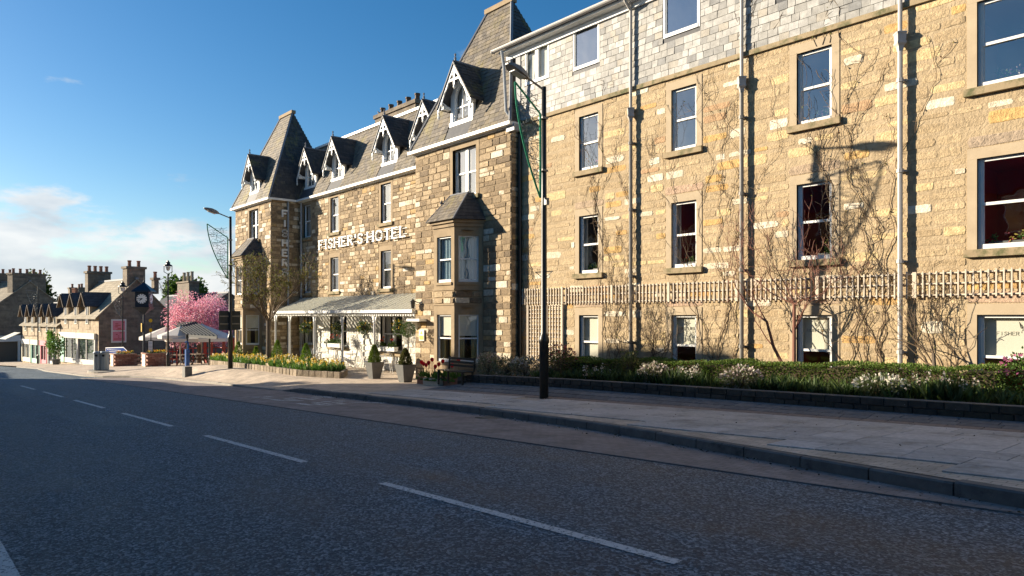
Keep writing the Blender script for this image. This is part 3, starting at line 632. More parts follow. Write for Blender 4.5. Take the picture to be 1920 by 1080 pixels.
def clear(h, k=.18, s=.16): return (h[0] - k, h[1] + k, h[2] - s, h[3] + k * 1.25)
BAYX = {'main': -20.5, 'left': -40.35}
YB = 14.77
def bay(parent, xc, up_cur, low_cur):
    A, B, C, D = V((xc - 1.13, YT, 0)), V((xc - .62, YB, 0)), V((xc + .62, YB, 0)), V((xc + 1.13, YT, 0))
    z0, z1 = -1.05, R_(3.26); w = MB(); fr = []
    for p, q in ((A, B), (B, C), (C, D)):
        u = (q - p).normalized(); P = Pl(p, u, (u.y, -u.x, 0)); Ln = (q - p).length; c = Ln / 2; hw = .43 if Ln > 1.15 else .36
        hs = [(c - hw, c + hw, R_(1.19), R_(2.82)), (c - hw, c + hw, R_(-1.64), R_(.04))]; wallface(w, P, 0, Ln, z0, z1, hs, .16); fr.append((P, Ln, hs))
    b = w.build('bay_window', 'dressed_brown', parent)
    pcs = []
    for P, Ln, hs in fr:
        pcs += courses(P, .02, Ln - .02, R_(.43), R_(.88), [], (.2, .23), (.3, .6), (.02, .05), tones=OLD)
        for k, h in enumerate(hs):
            f = MB(); t = .05; D_ = -.12; u0, u1, v0, v1 = h; vm = (v0 + v1) / 2
            P.box(f, u0, u0 + t, v0, v1, D_, D_ + .06); P.box(f, u1 - t, u1, v0, v1, D_, D_ + .06); P.box(f, u0 + t, u1 - t, v1 - t, v1, D_, D_ + .055); P.box(f, u0 + t, u1 - t, v0, v0 + .1, D_, D_ + .075); P.box(f, u0 + t, u1 - t, vm - .025, vm + .025, D_, D_ + .05)
            f.build('sash_frame', 'white_paint', b)
            MB().q(P.p(u0 + t, v0 + .1, D_ + .02), P.p(u1 - t, v0 + .1, D_ + .02), P.p(u1 - t, v1 - t, D_ + .02), P.p(u0 + t, v1 - t, D_ + .02)).build('pane', 'glass', b)
            for sx in (0, 1):
                c = MB(); n = 9; wd = (u1 - u0) * ((.47 if k == 0 else .30)); vt = v1; vb = v0 - .03
                pts = [((u0 + .03 + wd * i / n) if sx == 0 else (u1 - .03 - wd * i / n), D_ - .07 + .022 * math.sin(i * 2.2 + sx)) for i in range(n + 1)]
                for (a, da), (e, de) in zip(pts, pts[1:]): c.q(P.p(a, vb, da), P.p(e, vb, de), P.p(e, vt, de), P.p(a, vt, da))
                c.build('curtain', up_cur if k == 0 else low_cur, b, True)
            if k == 1:
                c = MB(); P.box(c, u0 + .04, u1 - .04, v1 - .75, v1, D_ - .04, D_ - .03); c.build('blind', 'blind', b)
            P.box(s := MB(), u0 - .06, u1 + .06, v0 - .10, v0 - .002, -.15, .045); s.build('sill', 'dressed_brown', b)
    lay(pcs, 'stone', 'stone', 'stone', None, b)
    tr = MB()
    def ring(z, t, o):
        pl = [A + V((-o, 0, 0)), B + V((-o * .8, -o, 0)), C + V((o * .8, -o, 0)), D + V((o, 0, 0))]
        tr.prism([p + V((0, 0, z)) for p in pl], (0, 0, t))
    ring(R_(3.14), .13, .05); ring(R_(3.27), .10, .12); ring(R_(.90), .06, .035); ring(R_(.37), .06, .03); ring(-1.05, .55, .05)
    tr.build('string_course', 'dressed_brown', b)
    o = .2; zb, zt = R_(3.37), R_(4.42)
    lo = [A + V((-o, 0, zb)), B + V((-o, -o, zb)), C + V((o, -o, zb)), D + V((o, 0, zb))]; hi = [V((xc - .62, YT, zt)), V((xc - .52, YT - .2, zt)), V((xc + .52, YT - .2, zt)), V((xc + .62, YT, zt))]
    r = MB(); sp = []
    for k in range(3):
        a, c, d, e = lo[k], lo[k + 1], hi[k + 1], hi[k]; r.q(a, c, d, e); U = (c - a).normalized(); nn = U.cross(((d + e) / 2 - (a + c) / 2)).normalized(); Vv = nn.cross(U)
        sp += slates(a + nn * .006, U, Vv, [((x - a).dot(U), (x - a).dot(Vv)) for x in (a, c, d, e)], .2, .15, .012, BRN if k < 2 else BRN_SHADE)
    r.q(*hi); r.q(*lo[::-1]); rf = r.build('bay_roof', 'slate_dark', b)
    h = MB()
    for k in (1, 2): h.tube([lo[k], hi[k]], .035, 6)
    h.tube([hi[1], hi[2]], .04, 6); h.build('hip_roll', 'lead', b)
    lay(sp, 'slate', 'slate', 'slate_brown', None, b, 60, 'slate_course')
    # the room behind
    r = MB(); r.box(xc - 1.0, xc + 1.0, YT + .02, YT + 2.2, R_(-1.9), R_(3.0)); 
    return b
def blockwall(parent, name, P, u0, u1, v0, v1, holes, mat='mortar_old', stones=True, tones=OLD, rows=(.14, .26), lens=(.26, .6), thick=(.008, .032), nmax=300, extra=(), depth=.24):
    w = wallface(MB(), P, u0, u1, v0, v1, holes, depth).build(name, mat, parent)
    if stones: lay(courses(P, u0 + .01, u1 - .01, v0, v1, [clear(h) for h in holes] + list(extra), rows, lens, thick, gap=.014, tones=tones), 'stone', 'stone', 'stone', None, w, nmax)
    return w
TW = 1.25
h_main = (-21.15, -19.75, R_(4.35), R_(6.13)); h_left = (-41.1, -39.7, R_(4.35), R_(6.13))
bayhole = lambda x: (x - 1.0, x + 1.0, R_(-1.8), R_(2.95))
bayclear = lambda x: (x - 1.16, x + 1.16, -1.5, R_(4.45))
def towerwall(x0, x1, h, bx, nm):
    w = wallface(MB(), FT, x0, x1, -1.6, E, [h, bayhole(bx)], .24)
    w.q((x0, YT, -1.6), (x0, YT, E), (x0, 20, E), (x0, 20, -1.6))
    o = w.build('tower_wall', 'mortar_old', hotel)
    lay(courses(FT, x0 + .01, x1 - .01, -1.2, E - .05, [clear(h), bayclear(bx)], (.15, .27), (.28, .68), (.008, .03), gap=.014, tones=OLD), 'stone', 'stone', 'stone', None, o)
    return o
tw1 = towerwall(-23.64, -17.86, h_main, BAYX['main'], 1)
tw2 = towerwall(-43.3, -37.94, h_left, BAYX['left'], 2)
RT = Pl((-37.94, 0, 0), (0, 1, 0), (1, 0, 0)); RM = Pl((-17.86, 0, 0), (0, 1, 0), (1, 0, 0))
blockwall(hotel, 'tower_return', RT, YT, YM + .3, -1.5, E, [], nmax=150); blockwall(hotel, 'tower_return', RM, YT, YW + 4, -1.4, E, [], nmax=60)
window(hotel, FT, *h_main, mull=True, curtain=('curtain', .5), room='room_cream', glass='glass_upper', stone='dressed_brown'); window(hotel, FT, *h_left, mull=True, curtain=('curtain', .5), glass='glass_upper', stone='dressed_brown')
bay(hotel, BAYX['main'], 'curtain_blue', 'curtain_gold'); bay(hotel, BAYX['left'], 'curtain', 'curtain_gold')
for k in ('main', 'left'):                  # rooms behind the bays
    x = BAYX[k]; r = MB(); y0, y1 = YT + .0, YT + 2.2
    for z0, z1 in ((R_(-1.9), R_(.3)), (R_(.9), R_(3.0))):
        a, b = x - .99, x + .99
        r.q((a, y1, z0), (b, y1, z0), (b, y1, z1), (a, y1, z1)); r.q((a, y0, z0), (a, y1, z0), (a, y1, z1), (a, y0, z1)); r.q((b, y0, z0), (b, y0, z1), (b, y1, z1), (b, y1, z0)); r.q((a, YB + .2, z1), (a, y1, z1), (b, y1, z1), (b, YB + .2, z1)); r.q((a, YB + .2, z0), (b, YB + .2, z0), (b, y1, z0), (a, y1, z0))
    r.build('bay_room', 'room_dark', hotel)
mid_x = [-36.95, -33.72, -28.62]
mh = [(x - .45, x + .45, R_(4.34), R_(6.18)) for x in mid_x] + [(x - .45, x + .45, R_(1.27), R_(3.05)) for x in mid_x]
gh = [(-37.4, -36.3, R_(-1.6), R_(.0)), (-34.2, -32.4, R_(-1.6), R_(.0)), (-29.1, -27.2, R_(-1.7), R_(.0))]
ZV = R_(.98)
signclear = (-35.5, -26.4, R_(3.50), R_(4.06))
mw = wallface(MB(), FM, -37.94, -23.64, ZV, E, mh, .24).build('middle_wall', 'mortar_old', hotel)
lay(courses(FM, -37.9, -23.66, ZV + .02, E - .05, [clear(h) for h in mh], (.14, .25), (.26, .6), (.008, .034), gap=.014, tones=OLD), 'stone', 'stone', 'stone', None, mw)
ml = wallface(MB(), FM, -37.94, -23.64, -1.4, ZV, gh, .24).build('painted_wall', 'white_rubble', hotel)
WR = ([(.70, .68, .61), (.75, .73, .66), (.66, .64, .57)], [1, 1, 1])
lay(courses(FM, -37.9, -23.66, -1.2, ZV - .1, [clear(h, .2) for h in gh], (.2, .32), (.35, .8), (.02, .05), tones=WR), 'stone', 'stone', 'stone', None, ml, 120)
for k, h in enumerate(mh): window(hotel, FM, *h, glass='glass_upper', depth=.15, stone='dressed_brown', curtain=('curtain', .49), room='room_cream' if k < 3 else 'room_dark')
for h in gh: window(hotel, FM, *h, mull=h[1] - h[0] > 1.3, curtain=('curtain', .22), room='room_dark', stone='white_rubble')
bk = MB(); bk.q((-43.3, 20.0, -1.6), (-17.86, 20.0, -1.6), (-17.86, 20.0, E), (-43.3, 20.0, E)); bk.build('rear_wall', 'mortar_old', hotel)
# roofs
def tower_roof(x0, x1, rx0, rx1, y1=19.95, dorm=()):
    o = .16; zb, zt = E + .03, R_(12.08); Yr = 17.8; a, b, c, d = V((x0 - o, YT - o, zb)), V((x1 + o, YT - o, zb)), V((x1 + o, y1, zb)), V((x0 - o, y1, zb)); p, q = V((rx0, Yr, zt)), V((rx1, Yr, zt))
    m = MB(); m.q(a, b, q, p); m.add([b, c, q], [(0, 1, 2)]); m.q(c, d, p, q); m.add([d, a, p], [(0, 1, 2)]); m.q(a, d, c, b)
    r = m.build('tower_roof', 'slate_dark', hotel); pcs = []
    for quad, tones in (((a, b, q, p), BRN), ((b, c, q), BRN_SHADE)):
        U = (quad[1] - quad[0]).normalized(); nn = U.cross(quad[-1] - quad[0]).normalized(); Vv = nn.cross(U)
        hol = [((xc - .72) - a.x, (xc + .72) - a.x, -.1, 1.75) for xc in dorm] if quad[0] is a else []
        pcs += slates(quad[0] + nn * .008, U, Vv, [((x - quad[0]).dot(U), (x - quad[0]).dot(Vv)) for x in quad], .27, .19, .016, tones, hol)
    lay(pcs, 'slate', 'slate', 'slate_brown', None, r, 300, 'slate_course')
    h = MB()
    for s, e in ((a, p), (b, q)): 
        n = V((0, -.7, .5)).normalized() * .02; h.tube([s + n, e + n], .06, 6)
    h.build('hip_flashing', 'lead', r); MB().box(rx0 - .12, rx1 + .12, Yr - .13, Yr + .13, zt - .1, zt + .08).build('ridge_cap', 'dressed_brown', r)
    g = MB(); g.box(x0 - .2, x1 + .2, YT - .26, YT - .06, E - .09, E + .02); g.box(x0 - .1, x1 + .1, YT - .06, YT - .002, E - .14, E + .0)
    g.box(x1 + .06, x1 + .22, YT - .06, min(YM, YT + 1.7) if x1 < -30 else YT + .35, E - .09, E + .02)
    g.build('gutter', 'white_paint', r)
    return r
tower_roof(-23.64, -17.86, -21.67, -20.25, dorm=(-20.78,)); tower_roof(-43.3, -37.94, -41.55, -39.95, dorm=(-40.6,))
DM = [-36.95, -33.72, -28.6, -25.35]
zb, zt = E + .03, R_(9.85); a, b, c, d = V((-38.2, YM - .15, zb)), V((-23.2, YM - .15, zb)), V((-22.6, 18.85, zt)), V((-39.0, 18.85, zt))
m = MB(); m.q(a, b, c, d); m.q(d, c, c + V((0, 3, .1)), d + V((0, 3, .1))); mr_ = m.build('middle_roof', 'slate_dark', hotel)
U = V((1, 0, 0)); nn = U.cross(d - a).normalized(); Vv = nn.cross(U)
lay(slates(a + nn * .008, U, Vv, [((x - a).dot(U), (x - a).dot(Vv)) for x in (a, b, c, d)], .27, .19, .016, BRN, [(x - .72 - a.x, x + .72 - a.x, -.1, 1.7) for x in DM]), 'slate', 'slate', 'slate_brown', None, mr_, 300, 'slate_course')
g = MB(); g.box(-37.9, -23.7, YM - .28, YM - .08, E - .09, E + .02); g.box(-37.9, -23.7, YM - .08, YM - .002, E - .14, E); g.build('gutter', 'white_paint', mr_)
g = MB(); g.box(-39.0, -22.6, 18.74, 18.95, zt - .03, zt + .09); g.build('ridge_flashing', 'white_paint', mr_)
ch = MB(); p = at(712, 214, 20.6); q = at(788, 214, 20.6); ch.box(p.x, q.x, 20.3, 20.95, E, p.z - .35); ch.box(p.x - .08, q.x + .08, 20.22, 21.03, p.z - .35, p.z - .15); cho = ch.build('chimney', 'far_rubble', hotel)
for k in range(5):
    x = p.x + .3 + (q.x - p.x - .6) * k / 4; MB().lathe([(.16, 0), (.14, .08), (.13, .32), (.16, .34), (.16, .42), (.11, .43)], 10, (x, 20.62, p.z - .15)).build('chimney_pot', 'timber_dark', cho)
def dormer(xc, Y0, slope, zs):
    """slope: metres the main roof goes back per metre it rises"""
    Yf = Y0 + (zs - E) * slope + .02; P = Pl((xc, Yf, 0), (1, 0, 0), (0, -1, 0)); ze = zs + 1.12; za = zs + 2.12; hw = .68; ow = .42; sp = zs + 1.02
    f = MB(); P.box(f, -hw, -ow, zs, ze + .02, -.12, .0); P.box(f, ow, hw, zs, ze + .02, -.12, 0); P.box(f, -hw - .03, hw + .03, zs - .14, zs + .10, -.14, .05)
    arc = [(ow * math.cos(t), sp + .42 * math.sin(t)) for t in [math.pi * i / 10 for i in range(11)]]
    f.prism([P.p(u, v, -.12) for u, v in [(-hw, sp), (-hw, ze), (0, za - .1), (hw, ze), (hw, sp)] + arc], P.N * .118)
    o = f.build('dormer', 'white_paint', hotel)
    s = MB(); vm = zs + .62; P.box(s, -ow, -ow + .05, zs + .1, sp + .1, -.1, -.04); P.box(s, ow - .05, ow, zs + .1, sp + .1, -.1, -.04); P.box(s, -ow + .05, ow - .05, vm - .025, vm + .025, -.1, -.04); P.box(s, -.018, .018, zs + .1, sp + .4, -.1, -.05)
    s.prism([P.p(u, v, -.1) for u, v in [(.99 * x, y) for x, y in arc] + [(x * .86, (y - sp) * .86 + sp) for x, y in arc[::-1]]], P.N * .05)
    s.build('sash_frame', 'white_paint', o)
    MB().q(*[P.p(u, v, -.075) for u, v in [(-ow, zs + .1), (ow, zs + .1)] + arc]).build('pane', 'glass_far', o)
    r = MB(); P.box(r, -ow - .02, ow + .02, zs, sp + .42, -.17, -.16); r.build('room', 'curtain', o)
    yb = lambda z: Y0 + (z - E) * slope + .25
    c = MB()
    for sx in (-1, 1):
        x = xc + sx * (hw - .01); c.q((x, Yf - .001, zs - .1), (x, Yf - .001, ze), (x, yb(ze), ze), (x, yb(zs), zs - .1))
    c.build('cheek', 'slate_dark', o)
    r = MB(); ov = .34; yf = Yf - .32; t = V((0, 0, .07)); kx = (za - ze) / hw; zo = ze - ov * kx; pcs = []
    for sx in (-1, 1):
        A, B, C, D = V((xc, yf - .09, za)), V((xc + sx * (hw + ov), yf - .09, zo)), V((xc + sx * (hw + ov), yb(zo), zo)), V((xc, yb(za) + .1, za)); r.prism([A, B, C, D] if sx > 0 else [D, C, B, A], t)
        if sx > 0:
            U2 = V((0, 1, 0)); O2 = B + t; V2 = (A - B).normalized(); n2 = U2.cross(V2)
            pcs += slates(O2 + n2 * .006, U2, V2, [(0, 0), ((C - B).y, 0), ((D - A).y, (A - B).length), (0, (A - B).length)], .24, .17, .014, BRN_SHADE)
    rf = r.build('dormer_roof', 'slate_dark', o)
    lay(pcs, 'slate', 'slate', 'slate_brown', None, o, 0, 'slate_course')
    MB().tube([(xc, yf - .02, za + .09), (xc, yb(za), za + .09)], .045, 6).build('ridge_roll', 'lead', o)
    MB().lathe([(.03, 0), (.05, .1), (.02, .16), (.045, .24), (.0, .30)], 8, (xc, yf + .03, za + .1)).build('finial', 'lead', o)
    for sx in (-1, 1):
        b = MB(); n = 7; top, bot = [], []
        for i in range(n + 1):
            k = i / n; x = xc + sx * (hw + ov) * k; z = za - (za - zo) * k; top.append(V((x, yf - .05, z - .005))); bot.append(V((x, yf - .05, z - .13 - (.05 if i % 2 else -.01))))
        b.prism(top + bot[::-1], (0, .05, 0)); b.lathe([(.015, -.18), (.05, -.1), (.03, -.02), (.045, .08)], 6, (xc + sx * (hw + ov - .04), yf - .02, zo - .2)); b.build('bargeboard', 'white_paint', o)
        k = MB(); k.tube([(xc + sx * (hw - .02), Yf, zs + .62), (xc + sx * (hw + .02), Yf - .16, zs + .70), (xc + sx * (hw + .08), Yf - .34, zs + .86), (xc + sx * (hw + .12), yf + .03, zo + .0)], .045, 6); k.box(xc + sx * (hw + .1) - .07, xc + sx * (hw + .1) + .07, yf, Yf, zo - .02, zo + .12); k.build('bracket', 'white_paint', o)
    kp = MB(); kp.box(xc - .04, xc + .04, yf - .045, yf, za - .78, za - .1); kp.box(xc - .36, xc + .36, yf - .042, yf - .004, za - .62, za - .54); kp.lathe([(.0, -.16), (.05, -.09), (.03, 0)], 6, (xc, yf - .02, za - .78))
    for sx in (-1, 1): kp.tube([(xc, yf - .02, za - .42), (xc + sx * .14, yf - .02, za - .36), (xc + sx * .24, yf - .02, za - .42), (xc + sx * .30, yf - .02, za - .56)], .025, 5)
    kp.build('king_post', 'white_paint', o)
for x in DM: dormer(x, YM - .15, 1.70 / 3.34, R_(7.12))
for x in (-20.78, -40.6): dormer(x, YT - .16, 2.31 / 5.57, R_(7.12))
# rain pipes in the corner of the left tower
for xx, yy in ((-37.86, YT + .95), (-37.5, YM - .09)):
    m = MB(); m.tube([(xx, yy, E - .1), (xx, yy, -1.0)], .055, 8)
    for z in (6.6, 4.4, 2.2): m.tube([(xx, yy, z), (xx, yy, z + .09)], .075, 8)
    m.build('rain_pipe', 'grey_paint', hotel)
# little corbelled shelf and notice by the entrance
p = at(775, 590, YT - .3); m = MB(); m.box(-23.75, -22.85, YT - .36, YT, R_(-.22), R_(-.12)); m.prism([(-23.6, YT - .3, R_(-.22)), (-23.6, YT, R_(-.22)), (-23.6, YT, R_(-.6))], (.1, 0, 0)); m.build('door_shelf', 'white_paint', hotel)
n = MB(); n.box(-23.3, -22.95, YT - .07, YT - .05, R_(-.98), R_(-.55)); no = n.build('notice', 'sign_white'); tag(no, 'small white and yellow warning notice fixed beside the hotel entrance', 'notice')
n = MB(); n.box(-23.26, -22.99, YT - .078, YT - .072, R_(-.94), R_(-.78)); n.prism([(-23.21, YT - .074, R_(-.72)), (-23.04, YT - .074, R_(-.72)), (-23.125, YT - .074, R_(-.59))], (0, -.004, 0)); n.build('panel', 'yellow', no)

# ---------------------------------------------------------------- hotel lettering
sg = thing('hotel_sign', 'row of white serif capital letters fixed across the middle wall', 'sign', (-31, YM, R_(3.5)))
txt = "FISHER'S HOTEL"; x = -35.27; wd = {"I": .42, "'": .34, " ": .26, 'O': .80, 'H': .78}; tot = sum(wd.get(c, .66) for c in txt); k = 8.7 / tot
for ch in txt:
    ww = wd.get(ch, .66) * k
    if ch != ' ': glyph(MBX := MB(), ch, FM, x, R_(3.52), ww * .80, .52, .09, .05, serif=True, st=.20).build('letter', 'white_paint', sg)
    x += ww
bt = MB()
for z in (3.66, 3.92): bt.box(-35.2, -26.7, YM - .085, YM - .065, R_(z), R_(z) + .02)
bt.build('fixing_rail', 'white_paint', sg)
sg = thing('hotel_sign', 'white capital letters stacked down the dark side of the left tower', 'sign', (-37.9, 16.4, R_(2)))
for i, ch in enumerate('FISHERS'): glyph(MBX := MB(), ch, RT, 16.22, R_(5.9) - .43 - i * .545, .36, .43, .06, .06, st=.22).build('letter', 'white_paint', sg)

# ---------------------------------------------------------------- the wing
wing = thing('hotel_wing', 'long four storey stone hotel wing with slate hung attic and creepers', 'hotel wing', (-7, 16.5, -.3))
WC = [(PX(1086, YW), PX(1122, YW)), (PX(1259, YW), PX(1306, YW)), (PX(1494, YW), PX(1560, YW)), (PX(1832, YW), PX(1832, YW) + 1.45)]
WX1 = 4.0
holes = []; spec = []
for k, (a, b) in enumerate(WC):
    for j, (v0, v1) in enumerate(((R_(4.47), R_(6.16)), (R_(1.30), R_(3.08)), (R_(-1.62), R_(.02)))):
        holes.append((a, b, v0, v1)); spec.append((k, j))
holes.append((WC[3][0] + 3.4, WC[3][1] + 3.4, R_(1.3), R_(3.08))); spec.append((4, 1))
ZB = R_(6.56)
ww_ = wallface(MB(), FW, -17.86, WX1, -1.6, ZB, holes, .24); ww_.q((WX1, YW, -1.6), (WX1, YW + 8, -1.6), (WX1, YW + 8, R_(9.1)), (WX1, YW, R_(9.1)))
wwall = ww_.build('wing_wall', 'mortar', wing)
lint = []
for (a, b, v0, v1), (k, j) in zip(holes, spec):
    if j: lint.append((a - .25, b + .25, v1 + .21, v1 + .47))
cl = [clear(h, .18) for h in holes]
pcs = courses(FW, -17.85, WX1 - .02, -1.2, ZB - .03, cl + lint, (.17, .32), (.36, .82), (.002, .012), gap=.02, tones=NEW)
pcs = [(c, u, v, n, w_ * (rnd.uniform(.75, 1) if sum(t) > 1.4 else 1), h_ * (rnd.uniform(.7, 1.0)), (th * 1.5 if sum(t) > 1.4 else th), t) for c, u, v, n, w_, h_, th, t in pcs]
for a, b, e, f in lint: pcs.append((FW.p((a + b) / 2, (e + f) / 2), FW.U, FW.Z, FW.N, b - a - .03, f - e - .03, .012, rnd.choice([(.44, .31, .215), (.40, .30, .205), (.36, .28, .20)])))
lay(pcs, 'ragged', 'stone', 'stone', None, wwall)
RC = {0: ['room_grey', 'room_dark', 'room_grey'], 1: ['room_grey', 'room_red', 'room_red'], 2: ['room_grey', 'room_red', 'room_red'], 3: ['room_grey', 'room_red', 'room_red'], 4: ['room_grey'] * 3}
for h, (k, j) in zip(holes, spec):
    window(wing, FW, *h, room=RC[k][j], glass=('glass_upper' if j == 0 else 'glass'), blind=(.47 if j == 2 and k else (.97 if j == 2 else 0)), text=(j == 2 and k > 0), curtain=(('curtain', .16) if j == 1 and k < 2 else None), roomd=2.4, depth=.13)
sc = MB(); sc.box(-17.86, WX1, YW - .07, YW, ZB - .10, ZB + .02); sc.build('string_course', 'sillstone', wing)
ZG = R_(9.0)
AW = [(PX(987, YW), PX(1030, YW), R_(7.75), R_(9.0) - .12), (PX(1077, YW), PX(1124, YW), R_(7.66), R_(8.92)), (PX(1247, YW), PX(1312, YW), R_(7.66), R_(8.92)), (PX(1247, YW) + 3.3, PX(1312, YW) + 3.3, R_(7.66), R_(8.92)), (PX(1247, YW) + 6.6, PX(1312, YW) + 6.6, R_(7.66), R_(8.92))]
FA = Pl((0, YW - .02, 0), (1, 0, 0), (0, -1, 0))
at_ = wallface(MB(), FA, -17.86, WX1, ZB + .02, ZG, AW, .2).build('attic_wall', 'slate_dark', wing)
lay(slates(FA.p(-17.86, ZB + .02, .006), FA.U, FA.Z, [(0, 0), (WX1 + 17.86, 0), (WX1 + 17.86, ZG - ZB - .05), (0, ZG - ZB - .05)], .255, .185, .014, SLT, [(a - .05 + 17.86, b + .05 + 17.86, e - .05 - ZB - .02, f + .05 - ZB - .02) for a, b, e, f in AW]), 'slate', 'slate', 'slate_light', None, at_, 300, 'slate_course')
for k, h in enumerate(AW):
    window(wing, FA, h[0] - .03, h[1] + .03, h[2] - .03, h[3] + .03, depth=.05, surround=0, sill=False, rail=False, mull=(k == 0), glass='glass_sky' if k else 'glass', room='room_grey', blind=(.97 if k == 0 else 0))
g = MB(); g.box(-18.5, WX1, YW - .36, YW - .02, ZG - .03, ZG + .05); g.box(-18.4, WX1, YW - .10, YW - .03, ZG - .2, ZG - .03); g.build('fascia', 'white_paint', wing)
g = MB(); n = 7; prof = [(.09 * math.cos(math.pi + math.pi * i / n), .10 * math.sin(math.pi + math.pi * i / n)) for i in range(n + 1)]
for (a, e), (b, f) in zip(prof, prof[1:]): g.q((-18.7, YW - .46 + a, ZG + .13 + e), (WX1, YW - .46 + a, ZG + .13 + e), (WX1, YW - .46 + b, ZG + .13 + f), (-18.7, YW - .46 + b, ZG + .13 + f))
g.box(-18.7, -18.68, YW - .55, YW - .37, ZG + .03, ZG + .14); g.build('gutter', 'pipe', wing)
r = MB(); r.prism([(-18.6, YW - .42, ZG + .10), (WX1, YW - .42, ZG + .10), (WX1, YW + 4, ZG + 1.9), (-18.6, YW + 4, ZG + 1.9)], (0, 0, .08)); r.q((-18.3, YW - .02, ZG), (-18.3, YW + 4, ZG), (-18.3, YW + 4, ZG + 1.9)); r.build('wing_roof', 'far_slate_dark', wing)
c = MB(); c.box(-17.95, -17.72, YW - .06, YW - .03, ZB, ZG); c.build('corner_board', 'lead', wing)
def pipe(x, dark=False):
    X = PX(x, YW - .12); yy = YW - .13; m = MB(); m.tube([(X, yy, ZG - .02), (X, yy, R_(5.95))], .045, 8); m.tube([(X, yy - .3, ZG + .05), (X, yy - .22, ZG - .08), (X, yy, ZG - .25)], .045, 8)
    h = MB(); h.lathe([(.06, 0), (.08, .1), (.13, .15), (.13, .18), (.115, .20), (.125, .34), (.14, .36), (.14, .39)], 4, (X, yy, R_(5.55)))
    l = MB(); l.tube([(X, yy, R_(5.6)), (X, yy, -1.0)], .052, 8)
    for z in (4.9, 3.0, 1.1, -.8):
        l.tube([(X, yy, R_(z)), (X, yy, R_(z) + .08)], .072, 8); l.box(X - .1, X + .1, YW - .08, YW - .01, R_(z) + .02, R_(z) + .06)
    o = m.build('rain_pipe', 'pipe', wing); h.build('hopper', 'pipe', o); l.build('lower_pipe', 'pipe' if x > 1500 else 'lamp_grey', o)
for x in (1183, 1391, 1688): pipe(x)
m = MB(); m.tube([(-17.72, YW - .08, R_(6.3)), (-17.72, YW - .08, -1.0)], .06, 8); m.build('rain_pipe', 'black_iron', wing)
m = MB(); m.tube([(-18.0, YT - .3, R_(8.9)), (-18.0, YT - .2, R_(8.4)), (-18.0, YT - .1, R_(6.9)), (-17.72, YT + .1, R_(6.4))], .05, 8); m.box(-18.0, -17.6, YT - .1, YT + .2, R_(6.2), R_(6.42)); m.build('rain_pipe', 'grey_paint', wing)
# ---------------------------------------------------------------- veranda in front of the middle wall
ver = thing('veranda', 'white cast iron veranda with ribbed lean-to roof along the hotel front', 'veranda', (-30, 15.7, -.9))
y0v, y1v, zv0, zv1 = 15.6, YM - .02, R_(.20), R_(.97); xv0, xv1 = PX(515, 15.6), -23.66; YP = 15.74
sl = V((0, y1v - y0v, zv1 - zv0)); x = xv0 + .05; i = 0
while x < xv1 - .2:
    MB().para((x, y0v, zv0), (.235, 0, 0), sl, (0, 0, .025)).build('roof_board', 'canopy_panel', ver)
    m = MB(); m.para((x + .10, y0v, zv0 + .026), (.03, 0, 0), sl, (0, 0, .022)); m.build('roof_rib', 'canopy_panel', ver)
    x += .345
m = MB(); m.para((xv0, y0v, zv0 + .008), (xv1 - xv0, 0, 0), sl, (0, 0, .004)); m.build('roof_glass', 'glass_clear', ver)
m = MB(); m.prism([(xv0, y0v, zv0), (xv0, y1v, zv1), (xv0 - 1.3, y1v, zv0)], (0, 0, .03)); m.build('roof_hip', 'canopy_panel', ver)
m = MB(); m.box(xv0 - .1, xv1, y0v - .12, y0v - .0, zv0 - .08, zv0 + .05); m.build('gutter', 'white_paint', ver)
m = MB(); m.box(xv0, xv1, y0v + .02, y0v + .06, zv0 - .14, zv0 - .08)
x = xv0
while x < xv1 - .1: m.prism([(x, y0v + .02, zv0 - .14), (x + .08, y0v + .02, zv0 - .22), (x + .16, y0v + .02, zv0 - .14)], (0, .03, 0)); x += .19
m.build('valance', 'white_paint', ver)
for k, px_ in enumerate([PX(x_, 15.74) for x_ in (702, 642, 590, 543.6, 517)]):
    zb_ = G(px_, YP) - .05; m = MB(); m.lathe([(.09, 0), (.09, .5), (.055, .55), (.05, 1.5), (.05, zv0 - .5 - zb_), (.08, zv0 - .48 - zb_), (.06, zv0 - .42 - zb_), (.06, zv0 - .1 - zb_)], 10, (px_, YP, zb_))
    po = m.build('post', 'white_paint', ver); MB().lathe([(.105, 0), (.105, .42), (.095, .46)], 10, (px_, YP, zb_)).build('post_foot', 'black_iron', po)
    for s in (-1, 1):
        b = MB(); b.prism([(px_ + s * .06, YP - .02, zv0 - .12), (px_ + s * .42, YP - .02, zv0 - .12), (px_ + s * .30, YP - .02, zv0 - .17), (px_ + s * .17, YP - .02, zv0 - .28), (px_ + s * .10, YP - .02, zv0 - .44), (px_ + s * .06, YP - .02, zv0 - .58)][::s], (0, .04, 0)); b.build('bracket', 'white_paint', ver)
